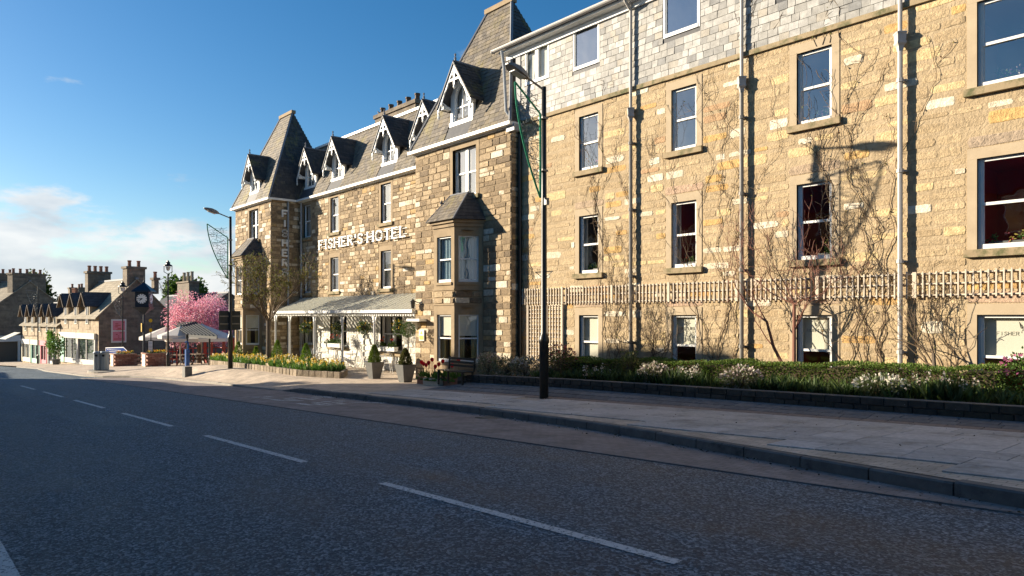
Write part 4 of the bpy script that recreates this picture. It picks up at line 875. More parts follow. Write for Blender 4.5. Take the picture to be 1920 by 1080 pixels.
# hanging baskets
def blob(mb, c, r, n, size, cols, squash=1.0, shell=.55, drop=0.0):
    c = V(c)
    for _ in range(n):
        d = rv(); 
        while d.length > 1 or d.length < .05: d = rv()
        d = d.normalized() * (shell + (1 - shell) * rnd.random()); d.z *= squash; mb.col = vary(rnd.choice(cols), .3)
        p = c + d * r - V((0, 0, drop * rnd.random() ** 2)); mb.leaf(p, size * rnd.uniform(.6, 1.3), d * .6 + rv(.8))
GRN = [(.045, .085, .018), (.06, .11, .022), (.085, .14, .03)]
for k, (x, nm) in enumerate(((574, 'leftmost'), (634, 'second from left'), (682, 'third from left'), (748, 'rightmost'))):
    p = at(x, 612, 15.7); b = thing('hanging_basket', 'hanging basket of trailing leaves and yellow pansies, %s under the veranda gutter' % nm, 'hanging basket', (p.x, p.y, p.z), group='hanging baskets along the veranda')
    m = MB(); m.lathe([(.03, -.2), (.13, -.15), (.2, 0), (.19, .02)], 12, p); m.build('bowl', 'black_iron', b)
    m = MB()
    for t in (0, 2.1, 4.2): m.tube([(p.x + .18 * math.cos(t), p.y + .18 * math.sin(t), p.z), (p.x, p.y, zv0 - .1)], .006, 4)
    m.build('chain', 'black_iron', b)
    m = MB(); blob(m, p + V((0, 0, .02)), .33, 420, .085, GRN + [(.03, .05, .012)], .8, .4, .22); m.build('foliage', 'leaf', b)
    m = MB(); blob(m, p + V((0, 0, .05)), .35, 40, .07, [(.75, .5, .02), (.7, .42, .03)], .7, .9, .1); m.build('flowers', 'petal', b)
# bistro chairs and tables
def chair_parts(root):
    W_ = 'white_paint'
    for sx in (-1, 1):
        MB().tube([(sx * .17, -.16, .45), (sx * .2, -.2, .22), (sx * .23, -.24, 0)], .012, 5).build('leg', W_, root)
        MB().tube([(sx * .17, .16, .45), (sx * .19, .2, .22), (sx * .23, .26, 0)], .012, 5).build('leg', W_, root)
    m = MB(); n = 14; c = [(.22 * math.cos(2 * math.pi * i / n), .22 * math.sin(2 * math.pi * i / n), .45) for i in range(n)]; m.tube(c + [c[0]], .014, 5, False)
    for i in range(-4, 5): m.tube([(i * .045, -math.sqrt(max(0, .22 ** 2 - (i * .045) ** 2)), .45), (i * .045, math.sqrt(max(0, .22 ** 2 - (i * .045) ** 2)), .45)], .006, 4)
    m.build('seat', W_, root)
    m = MB(); m.tube([(-.19, .18, .45), (-.21, .24, .7), (-.14, .27, .88), (0, .28, .95), (.14, .27, .88), (.21, .24, .7), (.19, .18, .45)], .013, 5)
    for s in (-1, 1): m.tube([(0, .2, .47), (s * .1, .23, .58), (s * .05, .25, .7), (s * .13, .26, .82), (0, .28, .93)], .008, 4); m.tube([(s * .04, .2, .47), (s * .15, .24, .66), (s * .06, .265, .82)], .007, 4)
    m.build('backrest', W_, root)
chair0 = None
for k, (x, y_, rz, lab) in enumerate(((-34.2, 16.3, .5, 'left of the two under the left double window'), (-32.6, 16.4, -1.2, 'beside the third veranda post'), (-31.2, 16.4, 1.8, 'before the bare stretch of white wall, on its left'), (-29.9, 16.2, -.6, 'before the white wall, in front of the second post'), (-28.6, 16.3, 2.4, 'under the right double window, beside the table'), (-26.9, 16.3, -1.9, 'right of the table under the right double window'), (-25.2, 16.4, .3, 'nearest the stone tower'))):
    if chair0 is None:
        chair0 = thing('bistro_chair', '', 'chair', group='white bistro chairs under the veranda'); chair_parts(chair0); o = chair0
    else: o = copy_tree(chair0)
    o['label'] = 'white wire bistro chair ' + lab; o.location = (x, y_, G(x, y_)); o.rotation_euler = (0, 0, rz)
t0 = None
for x, y_, lab in ((-33.4, 16.4, 'under the left double window'), (-30.5, 16.5, 'against the bare white wall'), (-27.7, 16.4, 'under the right double window')):
    if t0 is None:
        t0 = thing('bistro_table', '', 'table', group='white bistro tables under the veranda'); MB().lathe([(.0, .70), (.32, .70), (.33, .715), (.32, .73), (0, .73)], 18).build('tabletop', 'white_paint', t0); MB().lathe([(.02, .08), (.02, .70)], 8).build('stem', 'white_paint', t0)
        for t in (0, 2.1, 4.2): MB().tube([(0, 0, .15), (.14 * math.cos(t), .14 * math.sin(t), .1), (.26 * math.cos(t), .26 * math.sin(t), 0)], .014, 5).build('leg', 'white_paint', t0)
        o = t0
    else: o = copy_tree(t0)
    o['label'] = 'round white metal bistro table ' + lab; o.location = (x, y_, G(x, y_))
# window boxes under the veranda
for x, lab in ((-33.3, 'left'), (-28.15, 'right')):
    wb = thing('window_box', 'white window box of red and orange flowers under the %s double window of the veranda' % lab, 'window box', (x, YM - .2, R_(-1.62)), group='veranda window boxes')
    m = MB(); m.prism([(x - .8, YM - .34, R_(-1.62)), (x - .8, YM - .14, R_(-1.62)), (x - .8, YM - .12, R_(-1.42)), (x - .8, YM - .36, R_(-1.42))], (1.6, 0, 0)); m.build('box', 'white_paint', wb)
    m = MB(); f = MB()
    for i in range(26):
        c = V((x - .75 + 1.5 * rnd.random(), YM - .24 + rnd.uniform(-.07, .07), R_(-1.38) + .1 * rnd.random())); blob(m, c, .12, 12, .09, GRN, 1, .3)
        if i % 2: 
            z = rnd.uniform(.08, .34); m.col = (.05, .09, .02); m.tube([c, c + V((0, 0, z))], .005, 3); f.col = rnd.choice([(.6, .05, .02), (.75, .18, .02), (.6, .05, .1)]); f.lathe([(.0, 0), (.035, .02), (.03, .06), (0, .05)], 6, c + V((0, 0, z)))
    m.build('foliage', 'leaf', wb); f.build('flowers', 'petal', wb)
# topiary pots
def pot(x, y, lab, lolly=False, h=.62):
    p = gnd(x, y, .0); p = V((PX(x, 13.9) if False else p.x, p.y, 0))
    return p
def topiary(px_, Y, lab, top, col, h=.66):
    X = PX(px_, Y); z = G(X, Y); o = thing('topiary_pot', lab, 'potted plant', (X, Y, z), group='clipped shrubs in tall grey planters')
    m = MB(); a, b = .17, .29; m.add([(X - a, Y - a, z), (X + a, Y - a, z), (X + a, Y + a, z), (X - a, Y + a, z), (X - b, Y - b, z + h), (X + b, Y - b, z + h), (X + b, Y + b, z + h), (X - b, Y + b, z + h), (X - b + .04, Y - b + .04, z + h), (X + b - .04, Y - b + .04, z + h), (X + b - .04, Y + b - .04, z + h), (X - b + .04, Y + b - .04, z + h), (X - .22, Y - .22, z + h - .06), (X + .22, Y - .22, z + h - .06), (X + .22, Y + .22, z + h - .06), (X - .22, Y + .22, z + h - .06)],
        [(0, 1, 5, 4), (1, 2, 6, 5), (2, 3, 7, 6), (3, 0, 4, 7), (4, 5, 9, 8), (5, 6, 10, 9), (6, 7, 11, 10), (7, 4, 8, 11), (8, 9, 13, 12), (9, 10, 14, 13), (10, 11, 15, 14), (11, 8, 12, 15), (12, 13, 14, 15)]); m.build('planter', 'pot_grey', o)
    m = MB()
    for _ in range(2400):
        t = rnd.random() ** 1.3; zz = z + h - .04 + t * top; r = .27 * (1 - t) ** .7 * (1 if t > .12 else .75 + t * 2) * rnd.uniform(.35, 1.05); a = rnd.random() * 6.283; m.col = vary(rnd.choice(col), .35); m.leaf((X + r * math.cos(a), Y + r * math.sin(a), zz), rnd.uniform(.045, .075), (math.cos(a), math.sin(a), .8))
    m.build('foliage', 'leaf', o)
    return o, X, Y, z
topiary(702, 14.55, 'tall grey planter with a bright green clipped cone, left of the two', .72, [(.10, .16, .02), (.14, .20, .03)])
o, X, Y, z = topiary(760, 14.25, 'tall grey planter with a bronze cone beside the tower wall', .62, [(.10, .11, .03), (.13, .12, .04), (.08, .10, .03)])
X = PX(765, 15.0); z = G(X, 15.0); o = thing('lollipop_tree', 'clipped green ball tree on a bare stem behind the right grey planter', 'potted plant', (X, 15.0, z))
MB().tube([(X, 15, z), (X + .02, 15, z + .9), (X, 15, z + 1.75)], .025, 6).build('stem', 'bark', o); m = MB(); blob(m, (X, 15, z + 1.95), .30, 900, .055, [(.05, .09, .02), (.07, .12, .03)], 1, .75); m.build('crown', 'leaf', o)
MB().lathe([(.15, 0), (.2, .35), (.21, .36), (.18, .36)], 12, (X, 15, z)).build('pot', 'pot_grey', o)
# tulip troughs and bench by the bay
def tulips(c, L_, lab, n, mat='terracotta', box=True, h=.24, ax=(1, 0, 0)):
    c = V(c); o = thing('flower_trough', lab, 'planter', c, group='tulip troughs by the bay window'); ax = V(ax); ay = V((-ax.y, ax.x, 0))
    m = MB(); m.para(c - ax * L_ / 2 - ay * .13, ax * L_, ay * .26, (0, 0, h)); m.build('trough', mat, o)
    lf = MB(); heads = []
    for i in range(int(60 * L_)):
        p = c + ax * rnd.uniform(-.47, .47) * L_ + ay * rnd.uniform(-.1, .1) + V((0, 0, h)); lf.col = vary((.10, .20, .03), .3); lf.leaf(p, rnd.uniform(.16, .32), (rnd.uniform(-.6, .6), rnd.uniform(-.8, .3), 1), .28)
        if i % 3 == 0: lf.leaf(p, .24, (rnd.uniform(-.7, .7), -1, -.3), .3)
    for i in range(n):
        p = c + ax * ((i + .5) / n - .5) * L_ * .9 + V((0, 0, h)); zt_ = rnd.uniform(.34, .60); q = p + V((rnd.uniform(-.06, .06), 0, zt_)); lf.col = (.08, .15, .03); lf.tube([p, q], .007, 4); h_ = MB(); h_.col = vary((.72, .02, .03), .15); h_.lathe([(.015, -.02), (.055, .03), (.065, .09), (.035, .13)], 8, q); heads.append(h_)
    lf.build('leaves', 'leaf', o)
    for h_ in heads: h_.build('tulip_head', 'petal', o)
for px_, Y, L_, n, lab, mat in ((795, 14.1, .5, 3, 'terracotta trough of red tulips nearest the veranda', 'terracotta'), (813, 13.85, .9, 4, 'pale stone trough of red tulips under the bay window', 'timber'), (846, 14.05, 1.5, 3, 'dark terracotta trough with few red tulips behind the black bench', 'terracotta')):
    X = PX(px_, Y); tulips((X, Y, G(X, Y)), L_, lab, n, mat)
X = PX(853, 13.05); z = G(X, 13.05); bn = thing('bench', 'small black iron bench with slatted back beside the bay window', 'bench', (X, 13.05, z))
for sx in (-.62, .62):
    for yy in (-.18, .2): MB().bar((X + sx, 13.05 + yy, z), (X + sx, 13.05 + yy, z + .44), .05).build('leg', 'black_iron', bn)
    MB().tube([(X + sx, 12.87, z + .1), (X + sx + .0, 13.02, z + .26), (X + sx, 13.2, z + .1)], .012, 5).build('scroll', 'black_iron', bn)
for i in range(5): MB().box(X - .7, X + .7, 12.85 + i * .085, 12.85 + i * .085 + .07, z + .44, z + .465).build('seat_slat', 'black_iron', bn)
for i in range(3): MB().box(X - .68, X + .68, 13.30, 13.325, z + .56 + i * .11, z + .63 + i * .11).build('back_slat', 'black_iron', bn)
for sx in (-.64, .64): MB().bar((X + sx, 13.29, z + .44), (X + sx, 13.33, z + .88), .04).build('back_post', 'black_iron', bn)

# ---------------------------------------------------------------- garden of the wing
def walltop(X): return interp(X, TP) + interp(X, BR) + .25
gw = thing('garden_wall', 'low dark lichen spotted block retaining wall along the wing garden', 'wall', (-7, 13.3, G(-7, 13.2)))
pcs = []; BT = ([(.050, .045, .038), (.036, .034, .030), (.066, .058, .047), (.042, .038, .028)], [3, 3, 2, 2])
for r in range(2):
    x = -17.6 + .2 * r
    while x < 3:
        l = rnd.uniform(.26, .42); xc = x + l / 2; dz = SL
        u = V((1, 0, (walltop(xc + .2) - walltop(xc - .2)) / .4)).normalized(); v = V((0, 0, 1)); n = V((0, -1, 0))
        pcs.append((V((xc, 13.22, walltop(xc) - .045 - .13 * (1 - r) - .02)), u, v, n, l - .012, .122, .05, rnd.choices(*BT)[0])); x += l
lay(pcs, 'block', 'block', 'wall_block', None, gw)
m = MB()
for a in frange(-17.6, 2.6, .4)[:-1]:
    b = a + .4 if a + .4 < 2.9 else 3.0
    m.add([(a, 13.20, walltop(a) - .35), (b, 13.20, walltop(b) - .35), (b, 13.20, walltop(b)), (a, 13.20, walltop(a)), (b, 13.42, walltop(b)), (a, 13.42, walltop(a))], [(0, 1, 2, 3), (3, 2, 4, 5)])
m.q((-17.6, 13.2, -1), (-17.6, 13.2, walltop(-17.6)), (-17.6, 15.6, walltop(-17.6)), (-17.6, 15.6, -1)); m.build('core', 'kerb', gw)
so_ = sheet('garden_soil', frange(-17.55, 3, .8), [13.35, 14.2, 15, 16.05], lambda X, Y: walltop(X) - .05, 'soil')
def hedge_top(X): return interp(X, [(-17, .35), (-14.6, R_(-1.27)), (-3.5, R_(-.93)), (4, R_(-.75))])
hd = thing('hedge', 'long low clipped green hedge in front of the wing windows', 'hedge', (-8, 15, 0))
m = MB(); HC = [(.095, .16, .024), (.12, .19, .03), (.16, .225, .045), (.065, .11, .02)]
hx0, hx1 = -14.75, -3.62
def hz(X): return hedge_top(X) - .03 * math.sin(X * 2.3) - .02 * math.sin(X * 5.1)
c = MB()
for X in frange(hx0 + .1, hx1 - .1, .5)[:-1]: c.box(X, X + .5, 14.62, 15.28, walltop(X) - .1, hz(X) - .07)
c.col = None; c.build('branches', 'soil', hd)
for _ in range(26000):
    X = rnd.uniform(hx0, hx1); zt_ = hz(X); f = rnd.random()
    if f < .5: p = (X, rnd.uniform(14.48, 15.4), zt_ + rnd.uniform(-.06, .015)); d = (rnd.uniform(-1, 1), rnd.uniform(-1, 1), 1)
    elif f < .95: p = (X, 14.5 + rnd.uniform(-.05, .06) + .03 * math.sin(X * 3.3), rnd.uniform(walltop(X) - .05, zt_)); d = (rnd.uniform(-1, 1), -1, rnd.uniform(-.2, 1))
    else: p = (rnd.choice([hx0, hx1]) + rnd.uniform(-.05, .05), rnd.uniform(14.5, 15.35), rnd.uniform(walltop(X), zt_)); d = rv()
    m.col = vary(rnd.choice(HC), .35) if rnd.random() > .03 else (.16, .06, .03); m.leaf(p, rnd.uniform(.03, .06), d)
m.build('foliage', 'leaf', hd)
# flowering border
fb = MB(); fl = MB()
for _ in range(1100):
    X = rnd.uniform(-14.6, 2.5); Y = rnd.uniform(13.5, 14.4); z = walltop(X) - .06
    k = .5 + .5 * math.sin(X * 1.7) * math.sin(X * .63 + 1)
    if rnd.random() > .35 + .65 * k: pass
    hh = rnd.uniform(.14, .42) * (.7 + .5 * k)
    cl_ = rnd.choice([(.06, .10, .025), (.085, .13, .035), (.05, .085, .03)])
    for _ in range(11): fb.col = vary(cl_, .35); fb.leaf((X + rnd.uniform(-.05, .05), Y + rnd.uniform(-.05, .05), z), hh * rnd.uniform(.6, 1.1), (rnd.uniform(-.6, .6), rnd.uniform(-.6, .4), 1), .12)
    if k > .62 and rnd.random() < .28:
        for _ in range(13): fl.col = vary(rnd.choice([(.62, .58, .50), (.70, .68, .58), (.55, .45, .40)]), .15); fl.leaf(V((X, Y, z + hh * rnd.uniform(.75, 1.1))) + rv(.05), .045, None, .8)
o = fb.build('border_plants', 'leaf'); tag(o, 'mixed green border plants along the garden wall', 'plants', kind='stuff'); o = fl.build('border_flowers', 'petal'); tag(o, 'pale hyacinth and narcissus heads along the garden wall', 'flowers', kind='stuff')
def shrub(X, Y, r, h, cols, lab, n=900, size=.06, petals=None, z=None, nm='shrub', group=None):
    z = walltop(X) - .08 if z is None else z; o = thing(nm, lab, 'shrub', (X, Y, z), group=group); m = MB(); s = MB()
    for _ in range(14): a = rnd.random() * 6.28; q = r * rnd.uniform(.3, .8); s.tube([(X, Y, z), (X + q * .4 * math.cos(a), Y + q * .4 * math.sin(a), z + h * .5), (X + q * math.cos(a), Y + q * math.sin(a), z + h * rnd.uniform(.7, .95))], [.012, .009, .004], 4)
    s.build('stems', 'twig', o)
    for _ in range(n):
        d = rv()
        while d.length > 1: d = rv()
        d = d.normalized() * rnd.uniform(.55, 1.0); lump = 1 + .18 * math.sin(d.x * 7 + X) * math.sin(d.y * 6) + .1 * math.sin(d.z * 9); m.col = vary(rnd.choice(cols), .3); m.leaf((X + d.x * r * lump, Y + d.y * r * .8 * lump, z + h * .5 + d.z * h * .5 * lump), size * rnd.uniform(.6, 1.3), d + rv(.7))
    m.build('foliage', 'leaf', o)
    if petals:
        f = MB()
        for _ in range(n // 11): 
            d = rv().normalized(); f.col = vary(rnd.choice(petals), .2); f.leaf((X + d.x * r, Y + d.y * r * .8, z + h * .55 + abs(d.z) * h * .5), size * 1.1, d, .8)
        f.build('flowers', 'petal', o)
SILV = [(.30, .29, .20), (.38, .36, .26), (.22, .24, .14), (.16, .19, .09)]
for px_, Y, r, h, cols, lab, pet in ((915, 13.9, .42, .72, SILV, 'pale cream flowered shrub at the left end of the garden wall', [(.62, .56, .44), (.6, .42, .36)]), (950, 14.0, .5, .62, [(.15, .18, .10), (.22, .24, .16), (.10, .13, .06)], 'grey green lavender shrub second from the left end of the garden wall', None), (985, 14.0, .48, .6, [(.14, .17, .09), (.22, .23, .16), (.30, .30, .24)], 'silver grey shrub just left of the black lamp post', [(.5, .48, .44)]), (1046, 14.1, .55, .95, [(.12, .11, .05), (.18, .10, .05), (.09, .12, .04)], 'loose reddish rose bush just right of the black lamp post', [(.5, .12, .12)]), (1182, 14.25, .42, .78, [(.10, .13, .03), (.14, .15, .05)], 'olive green bush in front of the hedge at the second rain pipe', None), (1225, 13.75, .38, .52, [(.24, .22, .15), (.14, .16, .07)], 'pale flowered low shrub left of the middle of the garden wall', [(.6, .5, .44), (.66, .6, .5)]), (1390, 13.7, .42, .5, [(.22, .20, .14), (.13, .15, .07)], 'pinkish white flowered shrub by the third rain pipe', [(.62, .5, .46), (.66, .6, .54)]), (1650, 13.75, .45, .42, [(.10, .14, .05), (.16, .18, .09)], 'low white flowered clump by the fourth rain pipe', [(.6, .58, .5)]), (1932, 15.0, .45, .85, [(.09, .17, .03), (.07, .13, .03)], 'bright green leafy bush with pink flowers at the right edge', [(.6, .2, .35), (.5, .15, .3)])):
    X = PX(px_, Y); shrub(X, Y, r, h, cols, lab, 1100, .065, pet)

# ---------------------------------------------------------------- trellis and creepers
def slat(mb, *a): FW.box(mb, *a)
tz0, tz1 = R_(.38), R_(.90)
tr = thing('trellis', 'long low timber trellis strip nailed across the whole wing wall', 'trellis', (-9, YW - .05, tz0))
x = PX(976, YW)
k = 0
while x < 3.5:
    wide = k % 16 == 0; m = MB(); w_ = .075 if wide else .028
    FW.box(m, x, x + w_, tz0 - rnd.uniform(0, .02), tz1 + rnd.uniform(0, .02), .06, .085 if not wide else .11); m.build('slat', 'timber', tr); x += .125 + (.05 if wide else rnd.uniform(-.008, .008)); k += 1
for z in (tz0 + .03, (tz0 + tz1) / 2, tz1 - .05):
    xa = PX(976, YW); 
    while xa < 3.4: m = MB(); FW.box(m, xa, min(3.5, xa + 2.0), z, z + .03, .035, .059); m.build('rail', 'timber', tr); xa += 2.02
tp = thing('trellis', 'upright timber lattice panel at the left foot of the wing wall', 'trellis', (PX(1025, YW), YW - .05, R_(-1.3)))
xa, xb = PX(993, YW), PX(1056, YW); za, zb_ = R_(-1.45), R_(.34)
for i in range(13): x = xa + (xb - xa - .03) * i / 12; m = MB(); FW.box(m, x, x + .028, za, zb_, .06, .08); m.build('slat', 'timber', tp)
for i in range(15): z = za + (zb_ - za - .03) * i / 14; m = MB(); FW.box(m, xa, xb, z, z + .028, .035, .058); m.build('slat', 'timber', tp)
for x in (xa - .05, xb): m = MB(); FW.box(m, x, x + .05, za - .1, zb_ + .03, .0, .09); m.build('post', 'timber', tp)
def creeper(px0, px1, n, z1, lab, z0=R_(-1.5), spread=.35, r0=.012):
    o = thing('creeper', lab, 'climbing plant', (PX((px0 + px1) / 2, YW), YW - .05, z0), group='bare creepers on the wing wall'); m = MB(); lf = MB()
    def run(x, z, top, r, dep, drift=0):
        pts = [FW.p(x, z, .025)]; rs = [r]; vx = drift; left = 60
        while z < top and left:
            left -= 1; st = rnd.uniform(.10, .2); vx = vx * .7 + rnd.uniform(-.06, .06); x += vx; z += st * rnd.uniform(.6, 1); pts.append(FW.p(x, z, rnd.uniform(.015, .05))); rs.append(max(.0045, r * (1 - .75 * (z - z0) / max(.5, z1 - z0))))
            if rnd.random() < .11 and dep < 2: run(x, z, min(top, z + rnd.uniform(.3, 1.6)), rs[-1] * .6, dep + 1, rnd.choice([-.10, .10]))
            if rnd.random() < .22:
                s = rnd.choice([-1, 1]); l = rnd.uniform(.06, .22); m.tube([pts[-1], pts[-1] + V((s * l, -.02, rnd.uniform(-.05, .12)))], [.005, .003], 3, False)
            if rnd.random() < .12: lf.col = vary(rnd.choice([(.14, .13, .03), (.22, .12, .04), (.2, .2, .05)]), .3); lf.leaf(pts[-1], .06)
        if len(pts) > 1: m.tube(pts, rs, 4)
    for i in range(n): run(PX(rnd.uniform(px0, px1), YW), z0, z1 * rnd.uniform(.72, 1.0), r0 * rnd.uniform(.6, 1.1), 0)
    m.build('stems', 'vine', o)
    if lf.f: lf.build('leaves', 'leaf', o)
creeper(1128, 1168, 5, R_(6.9), 'bare brown creeper climbing between the first and second window columns')
creeper(1312, 1378, 6, R_(7.0), 'dense bare creeper climbing beside the second window column')
creeper(1566, 1668, 7, R_(6.3), 'dense bare creeper climbing between third window column and right rain pipe')
creeper(962, 992, 4, R_(4.6), 'thin reddish creeper in the corner of tower and wing')
creeper(1100, 1180, 3, R_(9.0), 'wispy creeper reaching the slate hung wall left of the second rain pipe', z0=R_(6.4), r0=.008)
creeper(1360, 1460, 5, R_(9.0), 'wispy creeper spreading over the slates beside the third rain pipe', z0=R_(6.4), r0=.008)
creeper(1700, 1820, 4, R_(.9), 'low bare creeper between right rain pipe and right window')
creeper(1206, 1250, 4, R_(1.0), 'low bare creeper left of the second ground floor window')
creeper(1520, 1600, 4, R_(8.2), 'wispy creeper reaching the slates above the third window column', z0=R_(6.2), r0=.008)

# ---------------------------------------------------------------- trees
MINR = .008
def branch(mb, p, d, l, r, dep, tips, twist=.35, kids=(2, 3), shrink=.72, up=.1, n=5, flat=None):
    seg = 3; pts = [V(p)]; rs = [r]; dd = V(d).normalized()
    for i in range(seg):
        dd = (dd + rv(twist * .5) + V((0, 0, up * .5))).normalized()
        if flat is not None: dd.y *= flat; dd.normalize()
        pts.append(pts[-1] + dd * l / seg); rs.append(r * (1 - .35 * (i + 1) / seg))
    mb.tube(pts, rs, n if dep > 1 else 3, False)
    if dep <= 0: tips.append((pts[-1], dd)); return
    for k in range(rnd.randint(*kids)):
        a = pts[rnd.randint(1, seg)] if k else pts[-1]
        branch(mb, a, (dd + rv(twist * 1.7) + V((0, 0, up))).normalized(), l * shrink * rnd.uniform(.8, 1.15), max(MINR, rs[-1] * .72), dep - 1, tips, twist, kids, shrink, up, n, flat)
    tips.append((pts[-2], dd))
# bare street tree in the flower bed
X = PX(503, 13.95); Y = 13.95; z = G(X, Y) + .15
bt = thing('bare_tree', 'small bare street tree with fine upright twigs in the daffodil bed', 'tree', (X, Y, z))
m = MB(); zc = R_(-.35); m.tube([(X, Y, z - .1), (X + .02, Y, z + .6), (X + .03, Y, zc - .5), (X + .04, Y, zc + .1)], [.15, .12, .11, .12], 10); m.build('trunk', 'bark', bt)
m = MB(); tips = []
for i in range(8):
    a = i * 2.4; branch(m, (X + .04, Y, zc), (math.cos(a) * .62, math.sin(a) * .62, 1), 1.22 * rnd.uniform(.8, 1.1), .05, 6, tips, .42, (2, 3), .72, .14)
m.build('branches', 'twig', bt)
m = MB()
for p, d in tips:
    m.col = vary(rnd.choice([(.20, .24, .04), (.28, .28, .05), (.15, .16, .03)]), .3); m.leaf(p, rnd.uniform(.05, .10))
m.build('buds', 'leaf', bt)
MINR = .0048
# small trees trained on the wing wall
for px_, Y, hgt, nb, mat, lab, ln in ((1186, 15.45, .75, 6, 'bark', 'small bare tree at the second rain pipe behind the hedge', .62), (1489, 15.5, 1.7, 6, 'red_bark', 'slender red barked tree in front of the third window column', .95), (1750, 15.6, .62, 4, 'bark', 'gnarled bare shrub fanned against the wall right of the last rain pipe', .72), (1222, 15.6, .45, 4, 'bark', 'stubby bare shrub just left of the second ground floor window', .5)):
    X = PX(px_, Y); z = walltop(X) - .1; o = thing('bare_tree', lab, 'tree', (X, Y, z), group='bare wall shrubs'); m = MB(); p = [(X + (.02 if i else 0) * rnd.uniform(-1, 1), Y, z + (hgt + .2) * i / 3) for i in range(4)]; m.tube(p, [.05, .045, .04, .035], 7)
    if px_ == 1489:
        m.tube([(X, Y, z), (X - .5, Y, z + .9), (X - .62, Y - .1, z + 1.5), (X - .95, Y - .1, z + 1.7)], [.04, .035, .03, .015], 6)
    m.build('trunk', mat, o); m = MB(); tips = []
    for i in range(nb):
        a = rnd.uniform(-1.2, 1.2); branch(m, p[3] if i < nb - 2 else p[2], (math.sin(a) * 1.2, -.1, math.cos(a)), ln * rnd.uniform(.7, 1.15), .015, 4, tips, .5, (2, 3), .72, .12, 4, .45)
    if px_ == 1489:
        for q in ((X - .62, Y - .1, z + 1.5), (X - .95, Y - .1, z + 1.7), (X - .5, Y, z + .9)): branch(m, q, (-.8, 0, .7), .8, .018, 4, tips, .5, (2, 3), .72, .12, 4, .45)
    m.build('branches', 'twig' if mat == 'bark' else 'red_bark', o); m = MB()
    for q, d in tips:
        if rnd.random() < .35: m.col = vary(rnd.choice([(.16, .18, .03), (.2, .17, .05)]), .3); m.leaf(q, rnd.uniform(.03, .05))
    m.build('buds', 'leaf', o)
# pots of flowers behind the wing windows
for k, (ci, j, lab, pet) in enumerate(((3, 0, 'pot of purple and cream flowers on the sill of the top right window', [(.2, .1, .3), (.6, .5, .4)]), (2, 0, 'pot of pink flowers on the sill of the second floor window, third column', [(.5, .2, .4), (.6, .5, .55)]), (0, 0, 'small pot of pink flowers in the second floor window of the first column', [(.6, .25, .4)]), (3, 1, 'green leafy window planter in the first floor window at the right', [(.5, .4, .1), (.55, .1, .15)]), (2, 1, 'green leafy plant in the first floor window of the third column', None), (1, 1, 'green plant in the first floor window of the second column', [(.5, .08, .06)]), (0, 1, 'small green plant in the first floor window of the first column', None))):
    a, b = WC[ci]; v0 = (R_(4.47), R_(1.30))[j]; o = thing('window_plant', lab, 'potted plant', ((a + b) / 2, YW + .32, v0), group='plants behind the wing windows'); cx = a + (b - a) * (.62 if ci < 3 else .45); W2 = (b - a) * (.22 if j == 0 else .36)
    MB().box(cx - W2, cx + W2, YW + .24, YW + .38, v0 + .02, v0 + .16).build('pot', 'pot_grey', o); m = MB(); f = MB()
    for _ in range(6): blob(m, (cx + rnd.uniform(-W2, W2), YW + .3, v0 + .22), .1, 26, .08, [(.06, .13, .02), (.09, .17, .04)], 1.1, .3)
    m.build('foliage', 'leaf', o)
    if pet:
        for _ in range(5): blob(f, (cx + rnd.uniform(-W2, W2), YW + .29, v0 + .26), .1, 14, .06, pet, 1, .5)
        f.build('flowers', 'petal', o)

# ---------------------------------------------------------------- small things
def pigeon(p, lab, rz):
    o = MB().tube([(-.19, 0, .10), (-.10, 0, .115), (-.03, 0, .13), (.05, 0, .14), (.09, 0, .18), (.105, 0, .225), (.135, 0, .235), (.165, 0, .228)], [.012, .035, .062, .058, .035, .032, .026, .004], 8); o.tube([(0, .02, .09), (.01, .02, 0)], .007, 4); o.tube([(0, -.02, .09), (.01, -.02, 0)], .007, 4)
    b = o.build('pigeon', 'slate_dark', None, True); b.location = p; b.rotation_euler = (0, 0, rz); tag(b, lab, 'bird')
pigeon((BAYX['main'] - .75, YT - .45, R_(4.02)), 'dark pigeon perched on the slated bay window roof', 2.4)
cp = at(716, 214, 20.6); pigeon((cp.x + .1, 20.4, cp.z - .14), 'dark bird perched on the edge of the hotel chimney', 3.6)
wl = thing('wall_lantern', 'small black lantern on the tower corner above the veranda end', 'lantern', (-23.55, YT - .2, R_(.3)))
MB().lathe([(.03, 0), (.07, .04), (.09, .26), (.11, .28), (.03, .36), (0, .42)], 8, (-23.5, YT - .22, R_(.28))).build('lantern_body', 'black_iron', wl); MB().bar((-23.5, YT, R_(.52)), (-23.5, YT - .22, R_(.62)), .03).build('bracket', 'black_iron', wl)
dp = V((-11.6, YK(-11.6) - .28, 0)); dp.z = road_z(dp.x, dp.y) + .018
dr = thing('drain_grate', 'dark iron gully grate in the lay-by beside the kerb', 'drain', dp); MB().box(dp.x - .24, dp.x + .24, dp.y - .2, dp.y + .2, dp.z - .02, dp.z + .004).build('frame', 'black', dr)
for i in range(6): MB().box(dp.x - .21 + i * .075, dp.x - .17 + i * .075, dp.y - .17, dp.y + .17, dp.z + .0045, dp.z + .012).build('bar', 'lamp_grey', dr)
ll = MB()
for _ in range(420):
    X = rnd.uniform(-22, 0); Y = YK(X) - abs(rnd.gauss(.02, .16)) - .02; ll.col = vary(rnd.choice([(.10, .07, .04), (.16, .12, .07), (.06, .05, .035), (.45, .42, .38)]), .3); ll.leaf((X, Y, road_z(X, Y) + .02), rnd.uniform(.02, .05), (rnd.uniform(-1, 1), rnd.uniform(-1, 1), .15))
